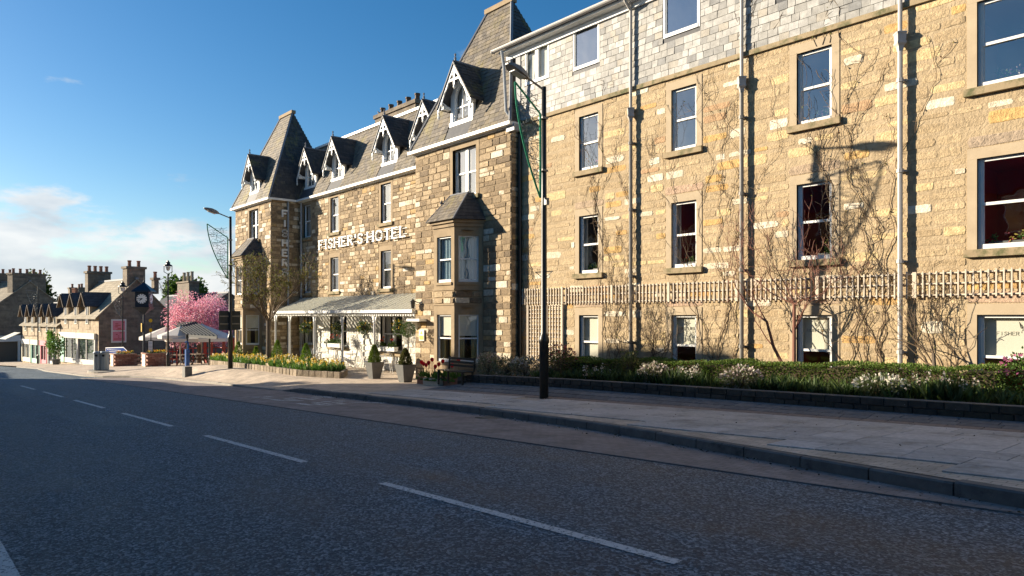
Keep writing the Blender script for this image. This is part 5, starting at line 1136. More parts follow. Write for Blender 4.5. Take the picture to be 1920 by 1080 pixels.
for _ in range(160):
    X = rnd.uniform(-16, 0); Y = rnd.uniform(YK(X) + .2, 13.1); ll.col = vary(rnd.choice([(.12, .09, .06), (.07, .06, .045), (.5, .47, .43)]), .3); ll.leaf((X, Y, G(X, Y) + .02), rnd.uniform(.015, .04), (rnd.uniform(-1, 1), rnd.uniform(-1, 1), .1))
tag(ll.build('leaf_litter', 'leaf'), 'scattered dead leaves and grit along the kerb', 'litter', kind='stuff')
# ---------------------------------------------------------------- street lamps with light decorations
def star(mb, P, u, v, r, rot):
    pts = [P.p(u + (r if i % 2 == 0 else r * .42) * math.cos(rot + math.pi * i / 5), v + (r if i % 2 == 0 else r * .42) * math.sin(rot + math.pi * i / 5), 0) for i in range(11)]
    mb.tube(pts, .010, 4, False)
def street_lamp(X, Y, zb, zt, lab, dlab, deco_top, deco_bot, out, collar=1.45):
    o = thing('street_lamp', lab, 'street lamp', (X, Y, zb), group='tall black street lamps'); H = zt - zb
    MB().lathe([(.115, -.1), (.115, collar - .05), (.135, collar - .02), (.135, collar + .06), (.10, collar + .16), (.075, collar + .22), (.07, H * .6), (.058, H), (.0, H + .01)], 14, (X, Y, zb)).build('post', 'black_iron', o, True)
    MB().tube([(X, Y, zt - .08), (X, Y - .55, zt + .10), (X, Y - .62, zt + .12)], .028, 8).build('arm', 'lamp_grey', o)
    h = MB(); hd_ = []
    for s, wd, top, bot in ((0, .05, .04, -.03), (.12, .12, .09, -.05), (.34, .17, .11, -.06), (.58, .15, .07, -.03), (.70, .06, .03, -.005)):
        y = Y - .55 - s; z = zt + .10 + s * .26; hd_.append([(X - wd, y, z + bot), (X - wd * .7, y, z + top), (X + wd * .7, y, z + top), (X + wd, y, z + bot)])
    vs = [p for r in hd_ for p in r]; fs = [(i * 4 + k, i * 4 + (k + 1) % 4, i * 4 + 4 + (k + 1) % 4, i * 4 + 4 + k) for i in range(4) for k in range(4)] + [(3, 2, 1, 0), (16, 17, 18, 19)]
    h.add(vs, fs); h.build('lantern', 'lamp_grey', o); MB().prism([(X - .1, Y - .72, zt + .07), (X + .1, Y - .72, zt + .07), (X + .09, Y - 1.08, zt + .17), (X - .09, Y - 1.08, zt + .17)], (0, 0, -.02)).build('lens', 'lamp_lens', o)
    if deco_top is None: return o
    P = Pl((X, Y, 0), (0, -1, 0), (1, 0, 0)); d = thing('light_decoration', dlab, 'light decoration', (X, Y - .1, deco_bot), group='star light decorations on lamp posts')
    f = MB(); a0 = .13; hh = deco_top - deco_bot; top = P.p(out, deco_top + hh * .14, 0); corner = P.p(a0, deco_top - .28, 0); bot = P.p(a0, deco_bot, 0)
    f.tube([corner, bot], .03, 6); f.tube([top, corner], .024, 6)
    curve = [P.p(out - (out - a0) * (1 - math.cos(t * math.pi / 2)) ** 1.0 * 1.0, deco_top + hh * .14 - (hh * 1.14) * math.sin(t * math.pi / 2) ** 1.0 * (1 if t < 1 else 1), 0) for t in [i / 10 for i in range(11)]]
    cx = [P.p(out + (a0 - out) * (k ** 1.7), deco_top + hh * .14 - hh * 1.14 * k, 0) for k in [i / 10 for i in range(11)]]
    f.tube(cx, .026, 6); f.build('frame', 'green_tube', d)
    wires = MB()
    for k in (.2, .34, .5, .66, .8):
        z = deco_top + hh * .14 - hh * 1.14 * k; wires.tube([P.p(a0, z, 0), P.p(out + (a0 - out) * (k ** 1.7), z + .03, 0)], .008, 4)
    wires.build('cross_wire', 'wire', d)
    st = MB()
    for k, uu, r in ((.14, .62, .16), (.27, .5, .22), (.42, .55, .15), (.5, .35, .22), (.62, .5, .14), (.72, .4, .15), (.84, .5, .1), (.10, .3, .14), (.2, .8, .13), (.33, .25, .16), (.38, .78, .14), (.56, .7, .14), (.66, .72, .12), (.78, .6, .1)):
        z = deco_top + hh * .14 - hh * 1.14 * k; ue = out + (a0 - out) * (k ** 1.7); u = a0 + (ue - a0) * uu; star(st, P, u, z, min(r, (ue - a0) * .48), rnd.random() * 2)
        pts = [P.p(a0 + (ue - a0) * min(.95, max(.03, q / 6 + rnd.uniform(-.06, .06))), z + .1 + rnd.uniform(-.07, .07), 0) for q in range(7)]; st.tube(pts, .006, 4, False)
    st.build('star_lights', 'rope_light', d)
    c = MB()
    for z in (deco_top - .4, deco_top - hh * .72): c.box(X - .08, X + .08, Y - .13, Y + .07, z, z + .05)
    c.build('clamp', 'lamp_grey', d)
    return o
LY = 12.36; LX = PX(1020, LY); zt = at(1020, 163, LY).z
l1 = street_lamp(LX, LY, G(LX, LY) - .02, zt, 'tall black street lamp post on the pavement in front of the wing', 'green framed star light decoration on the near street lamp', at(1018, 195, LY).z, at(1014, 373, LY).z, .98)
m = MB(); z = at(1020, 517, LY).z; m.tube([(LX - .32, LY, z + .1), (LX + .32, LY, z + .1)], .012, 5)
for s in (-1, 1): m.tube([(LX + s * .3, LY, z + .1), (LX, LY, z - .08)], .010, 5)
m.build('basket_bracket', 'black_iron', l1)
m = MB(); m.box(LX + .05, LX + .14, LY - .05, LY + .05, at(1020, 385, LY).z, at(1020, 372, LY).z); m.build('socket_box', 'lamp_grey', l1)
L2Y = 12.4; L2X = PX(432, L2Y); zt2 = at(432, 406, L2Y).z; zb2 = G(L2X, L2Y)
l2 = street_lamp(L2X, L2Y, zb2, zt2, 'tall black street lamp post beside the left flower bed', 'green framed star light decoration on the far street lamp', at(430, 436, L2Y).z, at(430, 523, L2Y).z, 1.1)
z0_, z1_ = at(432, 619, L2Y).z, at(432, 583, L2Y).z; sgn = thing('road_sign', 'grey back of a square road sign on the far street lamp', 'road sign', (L2X, L2Y + .1, z0_))
MB().box(L2X - .10, L2X - .085, L2Y - .52, L2Y + .52, z0_, z1_).build('plate', 'sign_grey', sgn)
for k in (.3, .7): MB().box(L2X - .084, L2X - .05, L2Y - .48, L2Y + .48, z0_ + (z1_ - z0_) * k, z0_ + (z1_ - z0_) * k + .05).build('rail', 'lamp_grey', sgn)

# ---------------------------------------------------------------- daffodil bed
bed = [(PX(398, 13.4), 13.4), (PX(470, 12.95), 12.95), (PX(560, 12.85), 12.85), (PX(640, 13.6), 13.6), (PX(648, 14.6), 14.6), (-31.5, 15.4), (-38, 15.35), (-43, 15.4), (PX(395, 14.5), 14.5)]
bd = thing('flower_bed', 'raised kidney shaped flower bed edged with low stones', 'flower bed', (-36, 14, -1))
bz = lambda X: interp(X, [(-45, -1.12), (-40, -.86), (-33, -.70), (-28, -.68)])
m = MB(); m.prism([(x, y, bz(x) - .06) for x, y in bed], (0, 0, .02)); m.build('soil', 'soil', bd)
pcs = []
for (x0, y0), (x1, y1) in zip(bed, bed[1:] + bed[:1]):
    Ln = math.hypot(x1 - x0, y1 - y0); k = max(1, round(Ln / .36)); u = V((x1 - x0, y1 - y0, bz(x1) - bz(x0))) / Ln
    for i in range(k):
        c = V((x0, y0, bz(x0))) + u * Ln * (i + .5) / k; nn = V((u.y, -u.x, 0)).normalized()
        pcs.append((c + V((0, 0, -.115)), u.normalized(), V((0, 0, 1)), nn, Ln / k - .015, .30, .09, rnd.choice([(.25, .20, .14), (.20, .16, .11), (.31, .25, .18)])))
lay(pcs, 'block', 'edging_stone', 'stone', None, bd)
def in_bed(x, y):
    c = False
    for (a, b), (d, e) in zip(bed, bed[1:] + bed[:1]):
        if (b > y) != (e > y) and x < (d - a) * (y - b) / (e - b) + a: c = not c
    return c
lf = MB(); fl = MB()
for _ in range(2600):
    x, y = rnd.uniform(-45, -27), rnd.uniform(12.9, 15.3)
    if not in_bed(x, y): continue
    z = bz(x) - .05; h = rnd.uniform(.22, .42)
    for _ in range(7): lf.col = vary(rnd.choice([(.07, .16, .025), (.10, .21, .03), (.13, .24, .04)]), .3); lf.leaf((x + rnd.uniform(-.06, .06), y, z), h * rnd.uniform(.7, 1.1), (rnd.uniform(-.45, .45), rnd.uniform(-.45, .45), 1), .1)
    if rnd.random() < .30:
        q = V((x, y, z + h * rnd.uniform(.85, 1.25))); lf.tube([(x, y, z), q], .006, 3, False); cy = rnd.choice([(.82, .66, .12), (.84, .76, .38), (.82, .78, .55), (.80, .58, .06)])
        for i in range(5): a = i * 1.26; fl.col = vary(cy, .1); fl.leaf(q, .075, (math.cos(a), -.5, math.sin(a)), .7)
        fl.col = (.75, .42, .03); fl.lathe([(.02, 0), (.028, .03)], 5, q)
o = lf.build('daffodil_leaves', 'leaf'); tag(o, 'dense green daffodil leaves filling the raised flower bed', 'plants', kind='stuff'); o = fl.build('daffodil_flowers', 'petal'); tag(o, 'yellow and cream daffodil heads in the raised flower bed', 'flowers', kind='stuff')
for px_, Y, h, lab in ((447, 14.3, 1.0, 'small bright green conifer at the left end of the daffodil bed'), (480, 14.5, .75, 'small bright green conifer second from left in the daffodil bed'), (520, 14.4, 1.1, 'small bright green conifer right of the bare tree trunk'), (574, 14.4, 1.0, 'small bright green conifer at the right end of the daffodil bed')):
    X = PX(px_, Y); z = bz(X) - .05; o = thing('dwarf_conifer', lab, 'conifer', (X, Y, z), group='dwarf conifers in the daffodil bed'); MB().tube([(X, Y, z), (X, Y, z + h * .7)], [.03, .01], 5).build('trunk', 'bark', o); m = MB()
    for _ in range(900):
        t = rnd.random(); r = .34 * h * (1 - t) ** .8 * rnd.uniform(.5, 1.1); a = rnd.random() * 6.283; m.col = vary(rnd.choice([(.14, .24, .03), (.10, .19, .025), (.20, .28, .04)]), .3); m.leaf((X + r * math.cos(a), Y + r * math.sin(a), z + .04 + t * h), .10, (math.cos(a) * .7, math.sin(a) * .7, 1), .35)
    m.build('crown', 'leaf', o)
X = PX(505, 12.98); MB().prism([(X - .2, 12.9, bz(X) - .03), (X + .2, 12.9, bz(X) - .03), (X + .24, 12.9, bz(X) + .14), (X - .24, 12.9, bz(X) + .14)], (0, .2, 0)).build('stone_trough', 'dressed'); tag(bpy.data.objects['stone_trough'], 'tiny pale stone trough on the edge of the daffodil bed', 'planter')

# ---------------------------------------------------------------- forecourt
def onG(px_, py_, it=6):                    # where a pixel meets the pavement
    dx, dy = ray(px_); lo, hi = 5.0, 140.0
    for _ in range(50):
        l = (lo + hi) / 2; z = CZ + (HOR - py_) * l / F
        if z > G(l * dx, l * dy): lo = l
        else: hi = l
    l = (lo + hi) / 2; return V((l * dx, l * dy, G(l * dx, l * dy))), l / F      # point, metres per pixel
# bin on its island
p, s = onG(190, 698); isl = MB(); isl.lathe([(1.0, -.2), (1.0, .09), (.93, .12), (0, .12)], 20, (p.x, p.y, p.z)); 
for i, v in enumerate(isl.v): isl.v[i] = (p.x + (v[0] - p.x) * 1.5, p.y + (v[1] - p.y) * .7, v[2])
ib = isl.build('kerb_island', 'kerb_pale'); ib['kind'] = 'structure'
b = thing('litter_bin', 'pair of joined grey metal litter bins on the kerb island', 'litter bin', (p.x, p.y, p.z + .12)); zb_ = p.z + .12
for sx in (-.21, .21):
    c = V((p.x + sx * sa, p.y + sx * ca, zb_)); body = MB().lathe([(.2, 0), (.24, .04), (.24, .98), (.25, 1.0)], 16, c).build('drum', 'bin_metal', b, False)
    MB().lathe([(.255, 1.0), (.265, 1.02), (.265, 1.10), (.22, 1.16), (0, 1.17)], 16, c).build('lid', 'bin_metal', body)
    MB().para(c + V((.17 * 1, -.19, .86)), (.06, .05, 0), (.08, .06, 0), (0, 0, .11)).build('slot', 'black', body)
# clock
p, s = onG(270, 685.5); ck = thing('street_clock', 'black pillar clock with white dial and pitched roof', 'clock', p)
zz = lambda y: CZ + (HOR - y) * s; hw = 13 * s; fx = V((sa, ca, 0)); fy = V((-ca, sa, 0))
cu, cv = V((.52, .854, 0)), V((-.854, .52, 0))   # the dial looks towards the camera side
MB().lathe([(.13, 0), (.13, .6), (.09, .7), (.075, zz(590) - p.z)], 12, p).build('pillar', 'navy', ck)
def cbox(mb, hw0, z0, hw1, z1):
    r = [[p + cu * (a * h) + cv * (b * h) - V((0, 0, p.z)) + V((0, 0, z)) for a, b in ((-1, -1), (1, -1), (1, 1), (-1, 1))] for h, z in ((hw0, z0), (hw1, z1))]
    mb.add(r[0] + r[1], [(3, 2, 1, 0), (4, 5, 6, 7)] + [(i, (i + 1) % 4, 4 + (i + 1) % 4, 4 + i) for i in range(4)])
hw = 11.8 * s
m = MB(); cbox(m, hw, zz(576), hw, zz(547)); cbox(m, hw * .14, zz(589), hw * 1.28, zz(576.2)); m.build('case', 'navy', ck)
m = MB(); cbox(m, hw * 1.42, zz(547.5), hw * 1.38, zz(545)); cbox(m, hw * 1.36, zz(545), hw * .1, zz(530)); m.build('roof', 'navy', ck); MB().lathe([(.05, 0), (.09, .1), (.03, .2), (.02, .5), (0, .52)], 8, (p.x, p.y, zz(531))).build('finial', 'black_iron', ck)
for sgn_ in (-1, 1):
    for ax, bx in ((cu, cv), (cv, -cu)):
        n = -bx * sgn_; c = p - V((0, 0, p.z)) + V((0, 0, zz(560.5))) + n * (hw + .012); D = Pl(c, ax * sgn_, n)
        m = MB(); R0 = 9.6 * s; ring = [D.p(R0 * math.cos(t), R0 * math.sin(t), 0) for t in [2 * math.pi * i / 28 for i in range(28)]]; m.prism(ring, n * .02); dl = m.build('dial', 'sign_white', ck)
        k = MB()
        for i in range(12):
            t = i * math.pi / 6; e = V((math.cos(t), math.sin(t))); pr = V((-e.y, e.x)) * .025; k.prism([D.p(*(e * R0 * a + pr * b), .021) for a, b in ((.72, -1), (.93, -1), (.93, 1), (.72, 1))], n * .004)
        rim = [D.p(R0 * .98 * math.cos(t), R0 * .98 * math.sin(t), .022) for t in [2 * math.pi * i / 28 for i in range(29)]]; k.tube(rim, .014, 4, False)
        k.build('numerals', 'black', dl)
        for ang, ln, wd, nm in ((rad(180 + 1), .80, .03, 'minute_hand'), (rad(180 + 42), .55, .04, 'hour_hand')):
            e = V((math.cos(ang), math.sin(ang))); pr = V((-e.y, e.x)) * wd; MB().prism([D.p(*(e * R0 * a + pr * b2), .028) for a, b2 in ((-.12, -1), (ln, -.5), (ln, .5), (-.12, 1))], n * .005).build(nm, 'black', dl)
MB().box(p.x - .2, p.x - .02, p.y - .16, p.y - .13, zz(622), zz(606)).build('notice_plate', 'yellow', ck)
# ornate lamps
def ornate(px_, pb, pt, lab, dlab, first=True):
    p, s = onG(px_, pb); H = (pb - pt) * s; o = thing('heritage_lamp', lab, 'street lamp', p, group='black heritage lanterns'); h1 = H - 26 * s
    MB().lathe([(.11, 0), (.11, .8), (.06, .95), (.05, h1)], 10, p).build('post', 'black_iron', o); zl = p.z + h1; k = 7.5 * s
    m = MB(); m.tube([(p.x, p.y, zl), (p.x + k * sa, p.y + k * ca, zl + .15), (p.x + k * sa, p.y + k * ca, zl + 15 * s)], .025, 5); m.tube([(p.x, p.y, zl), (p.x - k * sa, p.y - k * ca, zl + .15), (p.x - k * sa, p.y - k * ca, zl + 15 * s)], .025, 5); m.build('yoke', 'black_iron', o)
    MB().lathe([(.02, 6 * s), (3.0 * s, 8 * s), (4.6 * s, 14 * s)], 10, (p.x, p.y, zl)).build('glass_bowl', 'lamp_lens', o)
    MB().lathe([(8 * s, 15 * s), (7 * s, 17 * s), (4 * s, 18.5 * s), (3.6 * s, 21 * s), (4.4 * s, 21.5 * s), (2 * s, 23.5 * s), (1.6 * s, 25 * s), (0, 26.5 * s)], 12, (p.x, p.y, zl)).build('hood', 'black_iron', o)
    d = thing('light_decoration', dlab, 'light decoration', p, group='wire light motifs on heritage lamps'); m = MB(); P = Pl((p.x, p.y, 0), (-sa, -ca, 0), (ca, -sa, 0)); zt_ = zl - 4 * s
    m.tube([P.p(0, zt_, 0), P.p(18 * s, zt_ - 8 * s, 0), P.p(14 * s, zt_ - 20 * s, 0), P.p(2 * s, zt_ - 40 * s, 0)], .02, 4)
    for i in range(9): star(m, P, rnd.uniform(2, 14) * s, zt_ - rnd.uniform(8, 30) * s, .16, rnd.random() * 3)
    m.build('wire_motif', 'rope_light', d); return o
ornate(315, 687, 488, 'tall black heritage street lamp in front of the forecourt railings', 'wire star light motif on the tall heritage lamp')
ornate(230, 684, 527, 'black heritage street lamp against the dark gable', 'wire star light motif on the lamp against the dark gable')
# bus stop pole
p, s = onG(283, 687); o = thing('bus_stop_pole', 'slim pole with yellow discs and a framed timetable', 'sign', p); MB().tube([p, p + V((0, 0, 86 * s))], .035, 6).build('pole', 'black_iron', o)
z = lambda y: CZ + (HOR - y) * s
D = Pl((p.x, p.y, 0), (sa, ca, 0), (ca, -sa, 0)); m = MB(); ring = [D.p(3.4 * s * math.cos(t), z(601) + 3.4 * s * math.sin(t), .04) for t in [math.pi * i / 6 for i in range(12)]]; m.prism(ring, D.N * .03); m.build('disc', 'yellow', o)
D.box(m := MB(), -2.7 * s, 2.7 * s, z(622), z(616), .04, .06); m.build('flag', 'yellow', o)
D.box(m := MB(), -5.2 * s, 5.6 * s, z(661), z(638), .04, .08); c = m.build('timetable_case', 'black_iron', o); D.box(m := MB(), -3.7 * s, 4.0 * s, z(660), z(639.5), .081, .085); m.build('timetable', 'sign_white', c)
m = MB()
for i in range(6): D.box(m, -3 * s, 3.2 * s, z(642 + i * 2.6), z(641.2 + i * 2.6), .086, .088)
m.build('timetable_print', 'blue_paint', c)
# blue direction sign on the lamp post
p, s = onG(230, 684); D = Pl((p.x + .1, p.y - .1, 0), (.98, .2, 0), (.2, -.98, 0)); z = lambda y: CZ + (HOR - y) * s; sg2 = thing('direction_sign', 'blue arrow shaped direction sign with white border pointing right', 'sign', p)
q0, q1 = -2.7, .5; m = MB()
arrow = lambda a, d0: [D.p(q0 + a, z(666) + a, d0), D.p(q1, z(663) + a, d0), D.p(q1 + .62 - a * 1.5, z(656.5), d0), D.p(q1, z(650) - a, d0), D.p(q0 + a, z(653) - a, d0)]
m.prism(arrow(0, .06), D.N * .02); m.build('border', 'sign_white', sg2); MB().prism(arrow(.07, .082), D.N * .004).build('panel', 'sign_blue', sg2); m = MB()
for r in range(2):
    u = q0 + .3
    while u < q1 - .5 - .3 * r:
        l = rnd.uniform(.06, .13); D.box(m, u, u + l, z(657.4 + r * 3.4), z(656.2 + r * 3.4), .0865, .09); u += l + .06
m.build('lettering', 'sign_white', sg2)
MB().tube([(p.x - 1.9, p.y - .5, p.z), (p.x - 1.9, p.y - .5, z(660))], .04, 6).build('post', 'lamp_grey', sg2)
# brick planters
def planter(px0, px1, py_, lab):
    p, s = onG((px0 + px1) / 2, py_); o = thing('brick_planter', lab, 'planter', p, group='square brick planters'); W2 = .8; H = .98; pcs = []
    MB().box(p.x - W2 + .06, p.x + W2 - .06, p.y - W2 + .06, p.y + W2 - .06, p.z - .1, p.z + H - .05).build('core', 'soil', o)
    for U, Nn, cc in (((1, 0, 0), (0, -1, 0), V((p.x, p.y - W2 + .06, p.z))), ((0, 1, 0), (1, 0, 0), V((p.x + W2 - .06, p.y, p.z)))):
        U, Nn = V(U), V(Nn)
        for r in range(7):
            for k in range(4):
                if Nn.y < 0 and k in (1, 2) and 0: continue
                off = (.2 if r % 2 else 0); u = -W2 + .2 + k * .4 + (off - .1)
                pcs.append((cc + U * u + V((0, 0, .07 + r * .138)), U, V((0, 0, 1)), Nn, .385, .126, .06, rnd.choice([(.32, .15, .10), (.27, .12, .08), (.36, .19, .13), (.40, .24, .17)])))
    lay(pcs, 'block', 'brick', 'brick_red', None, o)
    MB().box(p.x - .45, p.x + .35, p.y - W2 - .035, p.y - W2 - .012, p.z + .02, p.z + .86).build('panel', 'cream_paint', o)
    m = MB(); f = MB()
    for _ in range(18):
        c = V((p.x + rnd.uniform(-.65, .65), p.y + rnd.uniform(-.65, .65), p.z + H)); blob(m, c, .14, 14, .1, GRN, .8, .3)
        f.col = None; blob(f, c + V((0, 0, .1)), .1, 10, .08, [(.75, .45, .02), (.75, .60, .05), (.65, .2, .03)], .6, .4)
    m.build('leaves', 'leaf', o); f.build('flowers', 'petal', o)
planter(217, 249, 686, 'brick planter of yellow flowers left of the clock'); planter(274, 313, 686.5, 'brick planter of orange flowers between clock and heritage lamp')
# water tap post
p, s = onG(351, 705.5); o = thing('water_refill_post', 'bright blue water refill post on a dark plinth at the kerb', 'water tap', p)
z = lambda y: CZ + (HOR - y) * s; k = 4 * s
MB().prism([(p.x - k * 2, p.y - k * 1.6, p.z - .05), (p.x + k * 2, p.y - k * 1.6, p.z - .05), (p.x + k * 2, p.y + k * 1.6, p.z - .05), (p.x - k * 2, p.y + k * 1.6, p.z - .05)], (0, 0, z(685.5) - p.z)).build('plinth', 'pot_grey', o)
MB().box(p.x - k, p.x + k, p.y - k * .8, p.y + k * .8, z(686), z(655)).build('column', 'blue_paint', o); MB().tube([(p.x + k * .3, p.y + k * .3, z(655)), (p.x + k * .35, p.y + k * .35, z(644)), (p.x - .0, p.y, z(640.5)), (p.x - k * .9, p.y - k * .6, z(642))], k * .42, 8).build('spout', 'blue_paint', o)
# shelter
p, s = onG(393, 684.5); o = thing('shelter', 'small open shelter with ribbed dark metal canopy and iron posts', 'shelter', p); q, s2 = onG(351, 686); z0 = CZ + (HOR - 627) * s
A = V((p.x, p.y, z0)); ux = (V((q.x, q.y, 0)) - V((p.x, p.y, 0))); 
for cc, zz_ in ((p, p.z), (q, q.z)): MB().lathe([(.09, 0), (.09, .5), (.06, .6), (.055, z0 - zz_ - .3), (.09, z0 - zz_ - .25), (.09, z0 - zz_)], 10, (cc.x, cc.y, zz_)).build('post', 'black_iron', o)
b0 = V((p.x + .9, p.y - .6, z0)); ro = V((-.6, 2.6, 0)); e = V((-3.6, -.4, 0)) if True else ux
zt_ = CZ + (HOR - 606) * s
c00, c10 = at(407, 629, p.y - .5), at(330, 606.5, p.y + 1.6); fr = [V((PX(407, p.y - .9), p.y - .9, z0 - .05)), V((PX(352, p.y - .9), p.y - .9, z0 - .05)), V((PX(316, p.y + 1.4), p.y + 1.4, z0 + .72)), V((PX(366, p.y + 1.4), p.y + 1.4, z0 + .72))]
MB().prism(fr, (0, 0, .04)).build('canopy', 'shelter_metal', o)
for i in range(9):
    a, b = fr[0].lerp(fr[1], i / 8), fr[3].lerp(fr[2], i / 8); MB().bar(a + V((0, 0, .06)), b + V((0, 0, .06)), .05, .05).build('rib', 'shelter_metal', o)
MB().bar(fr[0] - V((0, 0, .06)), fr[1] - V((0, 0, .06)), .05, .16).build('valance', 'black_iron', o)
for k in (.3, .75): MB().tube([fr[3].lerp(fr[2], k), V((*fr[3].lerp(fr[2], k).xy, p.z))], .06, 8).build('post', 'black_iron', o)
# parasols
def parasol(px_, py_, Y, r, lab):
    c = at(px_, py_, Y); zg = G(c.x, Y); o = thing('parasol', lab, 'parasol', (c.x, Y, zg), group='cream parasols over the beer garden'); ap = c.z; ed = ap - r * .42
    m = MB(); n = 8
    for i in range(n):
        t0, t1 = 2 * math.pi * (i + .5) / n, 2 * math.pi * (i + 1.5) / n; a, b = V((c.x + r * math.cos(t0), Y + r * math.sin(t0), ed)), V((c.x + r * math.cos(t1), Y + r * math.sin(t1), ed)); md = (a + b) / 2 - V((0, 0, -.02)); m.q(V((c.x, Y, ap)), a, b); m.q(a, b, b - V((0, 0, .24)), a - V((0, 0, .24)))
    m.build('canopy', 'canvas', o); MB().tube([(c.x, Y, zg), (c.x, Y, ap + .1)], .045, 8).build('pole', 'timber', o)
    for i in range(n): t = 2 * math.pi * (i + .5) / n; MB().bar((c.x, Y, ap - .04), (c.x + (r - .05) * math.cos(t), Y + (r - .05) * math.sin(t), ed - .02), .03).build('rib', 'timber', o)
parasol(312, 612, 16.2, 1.95, 'cream parasol at the left by the gable wall'); parasol(338, 612, 15.6, 1.5, 'cream parasol in the middle, partly behind the shelter roof'); parasol(378, 607, 17.0, 2.45, 'large cream parasol at the right under the blossom tree')
# picnic tables
pt0 = None
for px_, py_, rz, lab in ((258, 683, .5, 'between the two brick planters'), (338, 684, .2, 'left of the shelter posts'), (372, 683, -.1, 'under the shelter'), (352, 677, .3, 'behind the blue water post'), (405, 680, .1, 'nearest the street lamp with the sign back')):
    p, s = onG(px_, py_)
    if pt0 is None:
        o = pt0 = thing('picnic_table', '', 'picnic table', group='dark picnic tables in the forecourt')
        for i in range(5): MB().box(-.9, .9, -.37 + i * .15, -.24 + i * .15, .72, .76).build('top_plank', 'timber_dark', o)
        for sy in (-1, 1):
            MB().box(-.9, .9, sy * .7 - .12, sy * .7 + .12, .42, .46).build('seat_plank', 'timber_dark', o)
            for sx in (-.65, .65): MB().bar((sx, sy * .2, .72), (sx, sy * .62, 0), .09, .05, (1, 0, 0)).build('leg', 'timber_dark', o)
        for sx in (-.6, .6): MB().box(sx - .04, sx + .04, -.8, .8, .36, .42).build('cross_beam', 'timber_dark', o)
    else: o = copy_tree(pt0)
    o['label'] = 'dark stained picnic table ' + lab; o.location = p; o.rotation_euler = (0, 0, rz)
# red railings of the ramp
rl = thing('railing', 'red tubular ramp railing across the back of the forecourt', 'railing', G and (-58, 19, -2.2))
for z_ in (.55, 1.0): MB().tube([(-66, 17.6, -2.35 + z_), (-58, 18.6, -1.9 + z_), (-50, 19.4, -1.65 + z_)], .045, 6).build('rail', 'red_paint', rl)
for i in range(9): k = i / 8; X = -66 + 16 * k; zz_ = -2.35 + .7 * k; MB().tube([(X, 17.6 + 1.8 * k, zz_ - .2), (X, 17.6 + 1.8 * k, zz_ + 1.0)], .045, 6).build('post', 'red_paint', rl)
MB().prism([(-66, 17.9, -2.6), (-50, 19.7, -2.2), (-50, 19.7, -1.45), (-66, 17.9, -2.1)], (0, .2, 0)).build('ramp_wall', 'far_white', rl)
p, s = onG(308, 687); rb = thing('barrier', 'short red painted barrier beside the right brick planter', 'railing', p)
for dx_ in (0, .55): MB().tube([(p.x + dx_ * .4, p.y + .2 + dx_, p.z), (p.x + dx_ * .4, p.y + .2 + dx_, p.z + 1.05)], .05, 6).build('post', 'red_paint', rb)
for h_ in (.5, 1.02): MB().tube([(p.x, p.y + .2, p.z + h_), (p.x + .22, p.y + .75, p.z + h_)], .04, 6).build('rail', 'red_paint', rb)
for k, px_ in enumerate((384, 396, 419, 436)):
    Y = 18.5; X = PX(px_, Y); zg = G(X, Y); o = thing('red_screen', 'red slatted timber screen, %s of four behind the picnic tables' % ('leftmost', 'second', 'third', 'rightmost')[k], 'screen', (X, Y, zg), group='red slatted screens')
    for i in range(4): MB().box(X - .3 + i * .18, X - .2 + i * .18, Y, Y + .03, zg, zg + 1.9).build('slat', 'red_paint', o)
    for h_ in (.4, 1.1, 1.7): MB().box(X - .32, X + .36, Y + .031, Y + .06, zg + h_, zg + h_ + .09).build('rail', 'red_paint', o)

# ---------------------------------------------------------------- blossom and background trees
def leafy(name, lab, X, Y, zb_, h, rx, ry, cols, mat, n, size, crown0=.3, trunk_r=.16, gaps=.5, cat='tree', lobes=10, bark='bark'):
    o = thing(name, lab, cat, (X, Y, zb_)); m = MB(); tips = []; zc = zb_ + h * crown0
    m.tube([(X, Y, zb_ - .2), (X + .05, Y, zb_ + (zc - zb_) * .6), (X, Y, zc)], [trunk_r * 1.2, trunk_r, trunk_r * .85], 9)
    for i in range(7): a = i * .9 + rnd.random(); branch(m, (X, Y, zc), (math.cos(a) * rx * .55, math.sin(a) * ry * .55, h * .36), min(rx, h * .5) * .62, trunk_r * .5, 3, tips, .35, (2, 3), .7, .1, 5)
    m.build('trunk', bark, o)
    lc = []
    for i in range(lobes):
        a = rnd.random() * 6.28; q = math.sqrt(rnd.random()) * .75; lc.append((V((X + rx * q * math.cos(a), Y + ry * q * math.sin(a), zc + (h - (zc - zb_)) * rnd.uniform(.12, .82) * (1 - .35 * q))), rnd.uniform(.26, .46)))
    m = MB()
    for _ in range(n):
        c, r = rnd.choice(lc); d = rv()
        while d.length > 1: d = rv()
        d = d.normalized() * rnd.random() ** .45; p = c + V((d.x * rx * r, d.y * ry * r, d.z * h * r * .7))
        m.col = vary(rnd.choice(cols), .35); m.leaf(p, size * rnd.uniform(.6, 1.4), d + rv(1), .7)
    m.build('crown', mat, o); return o
PK = [(.78, .34, .43), (.84, .46, .54), (.70, .24, .33), (.86, .60, .65), (.80, .38, .47)]
Y = 18.4; X = PX(374, Y)
leafy('cherry_tree', 'broad pink blossoming cherry tree behind the parasols', X, Y, G(X, Y) - .1, at(374, 557, Y).z - G(X, Y) + .3, 4.0, 2.6, PK, 'petal', 32000, .105, .34, .2, lobes=34)
leafy('green_tree', 'round fresh green tree behind the slate roof with skylight', PX(352, 46), 46, -3, at(350, 521, 46).z + 3, 4.6, 4.2, [(.05, .10, .015), (.08, .15, .02), (.11, .18, .03)], 'leaf', 11000, .62, .45, .25, lobes=22)
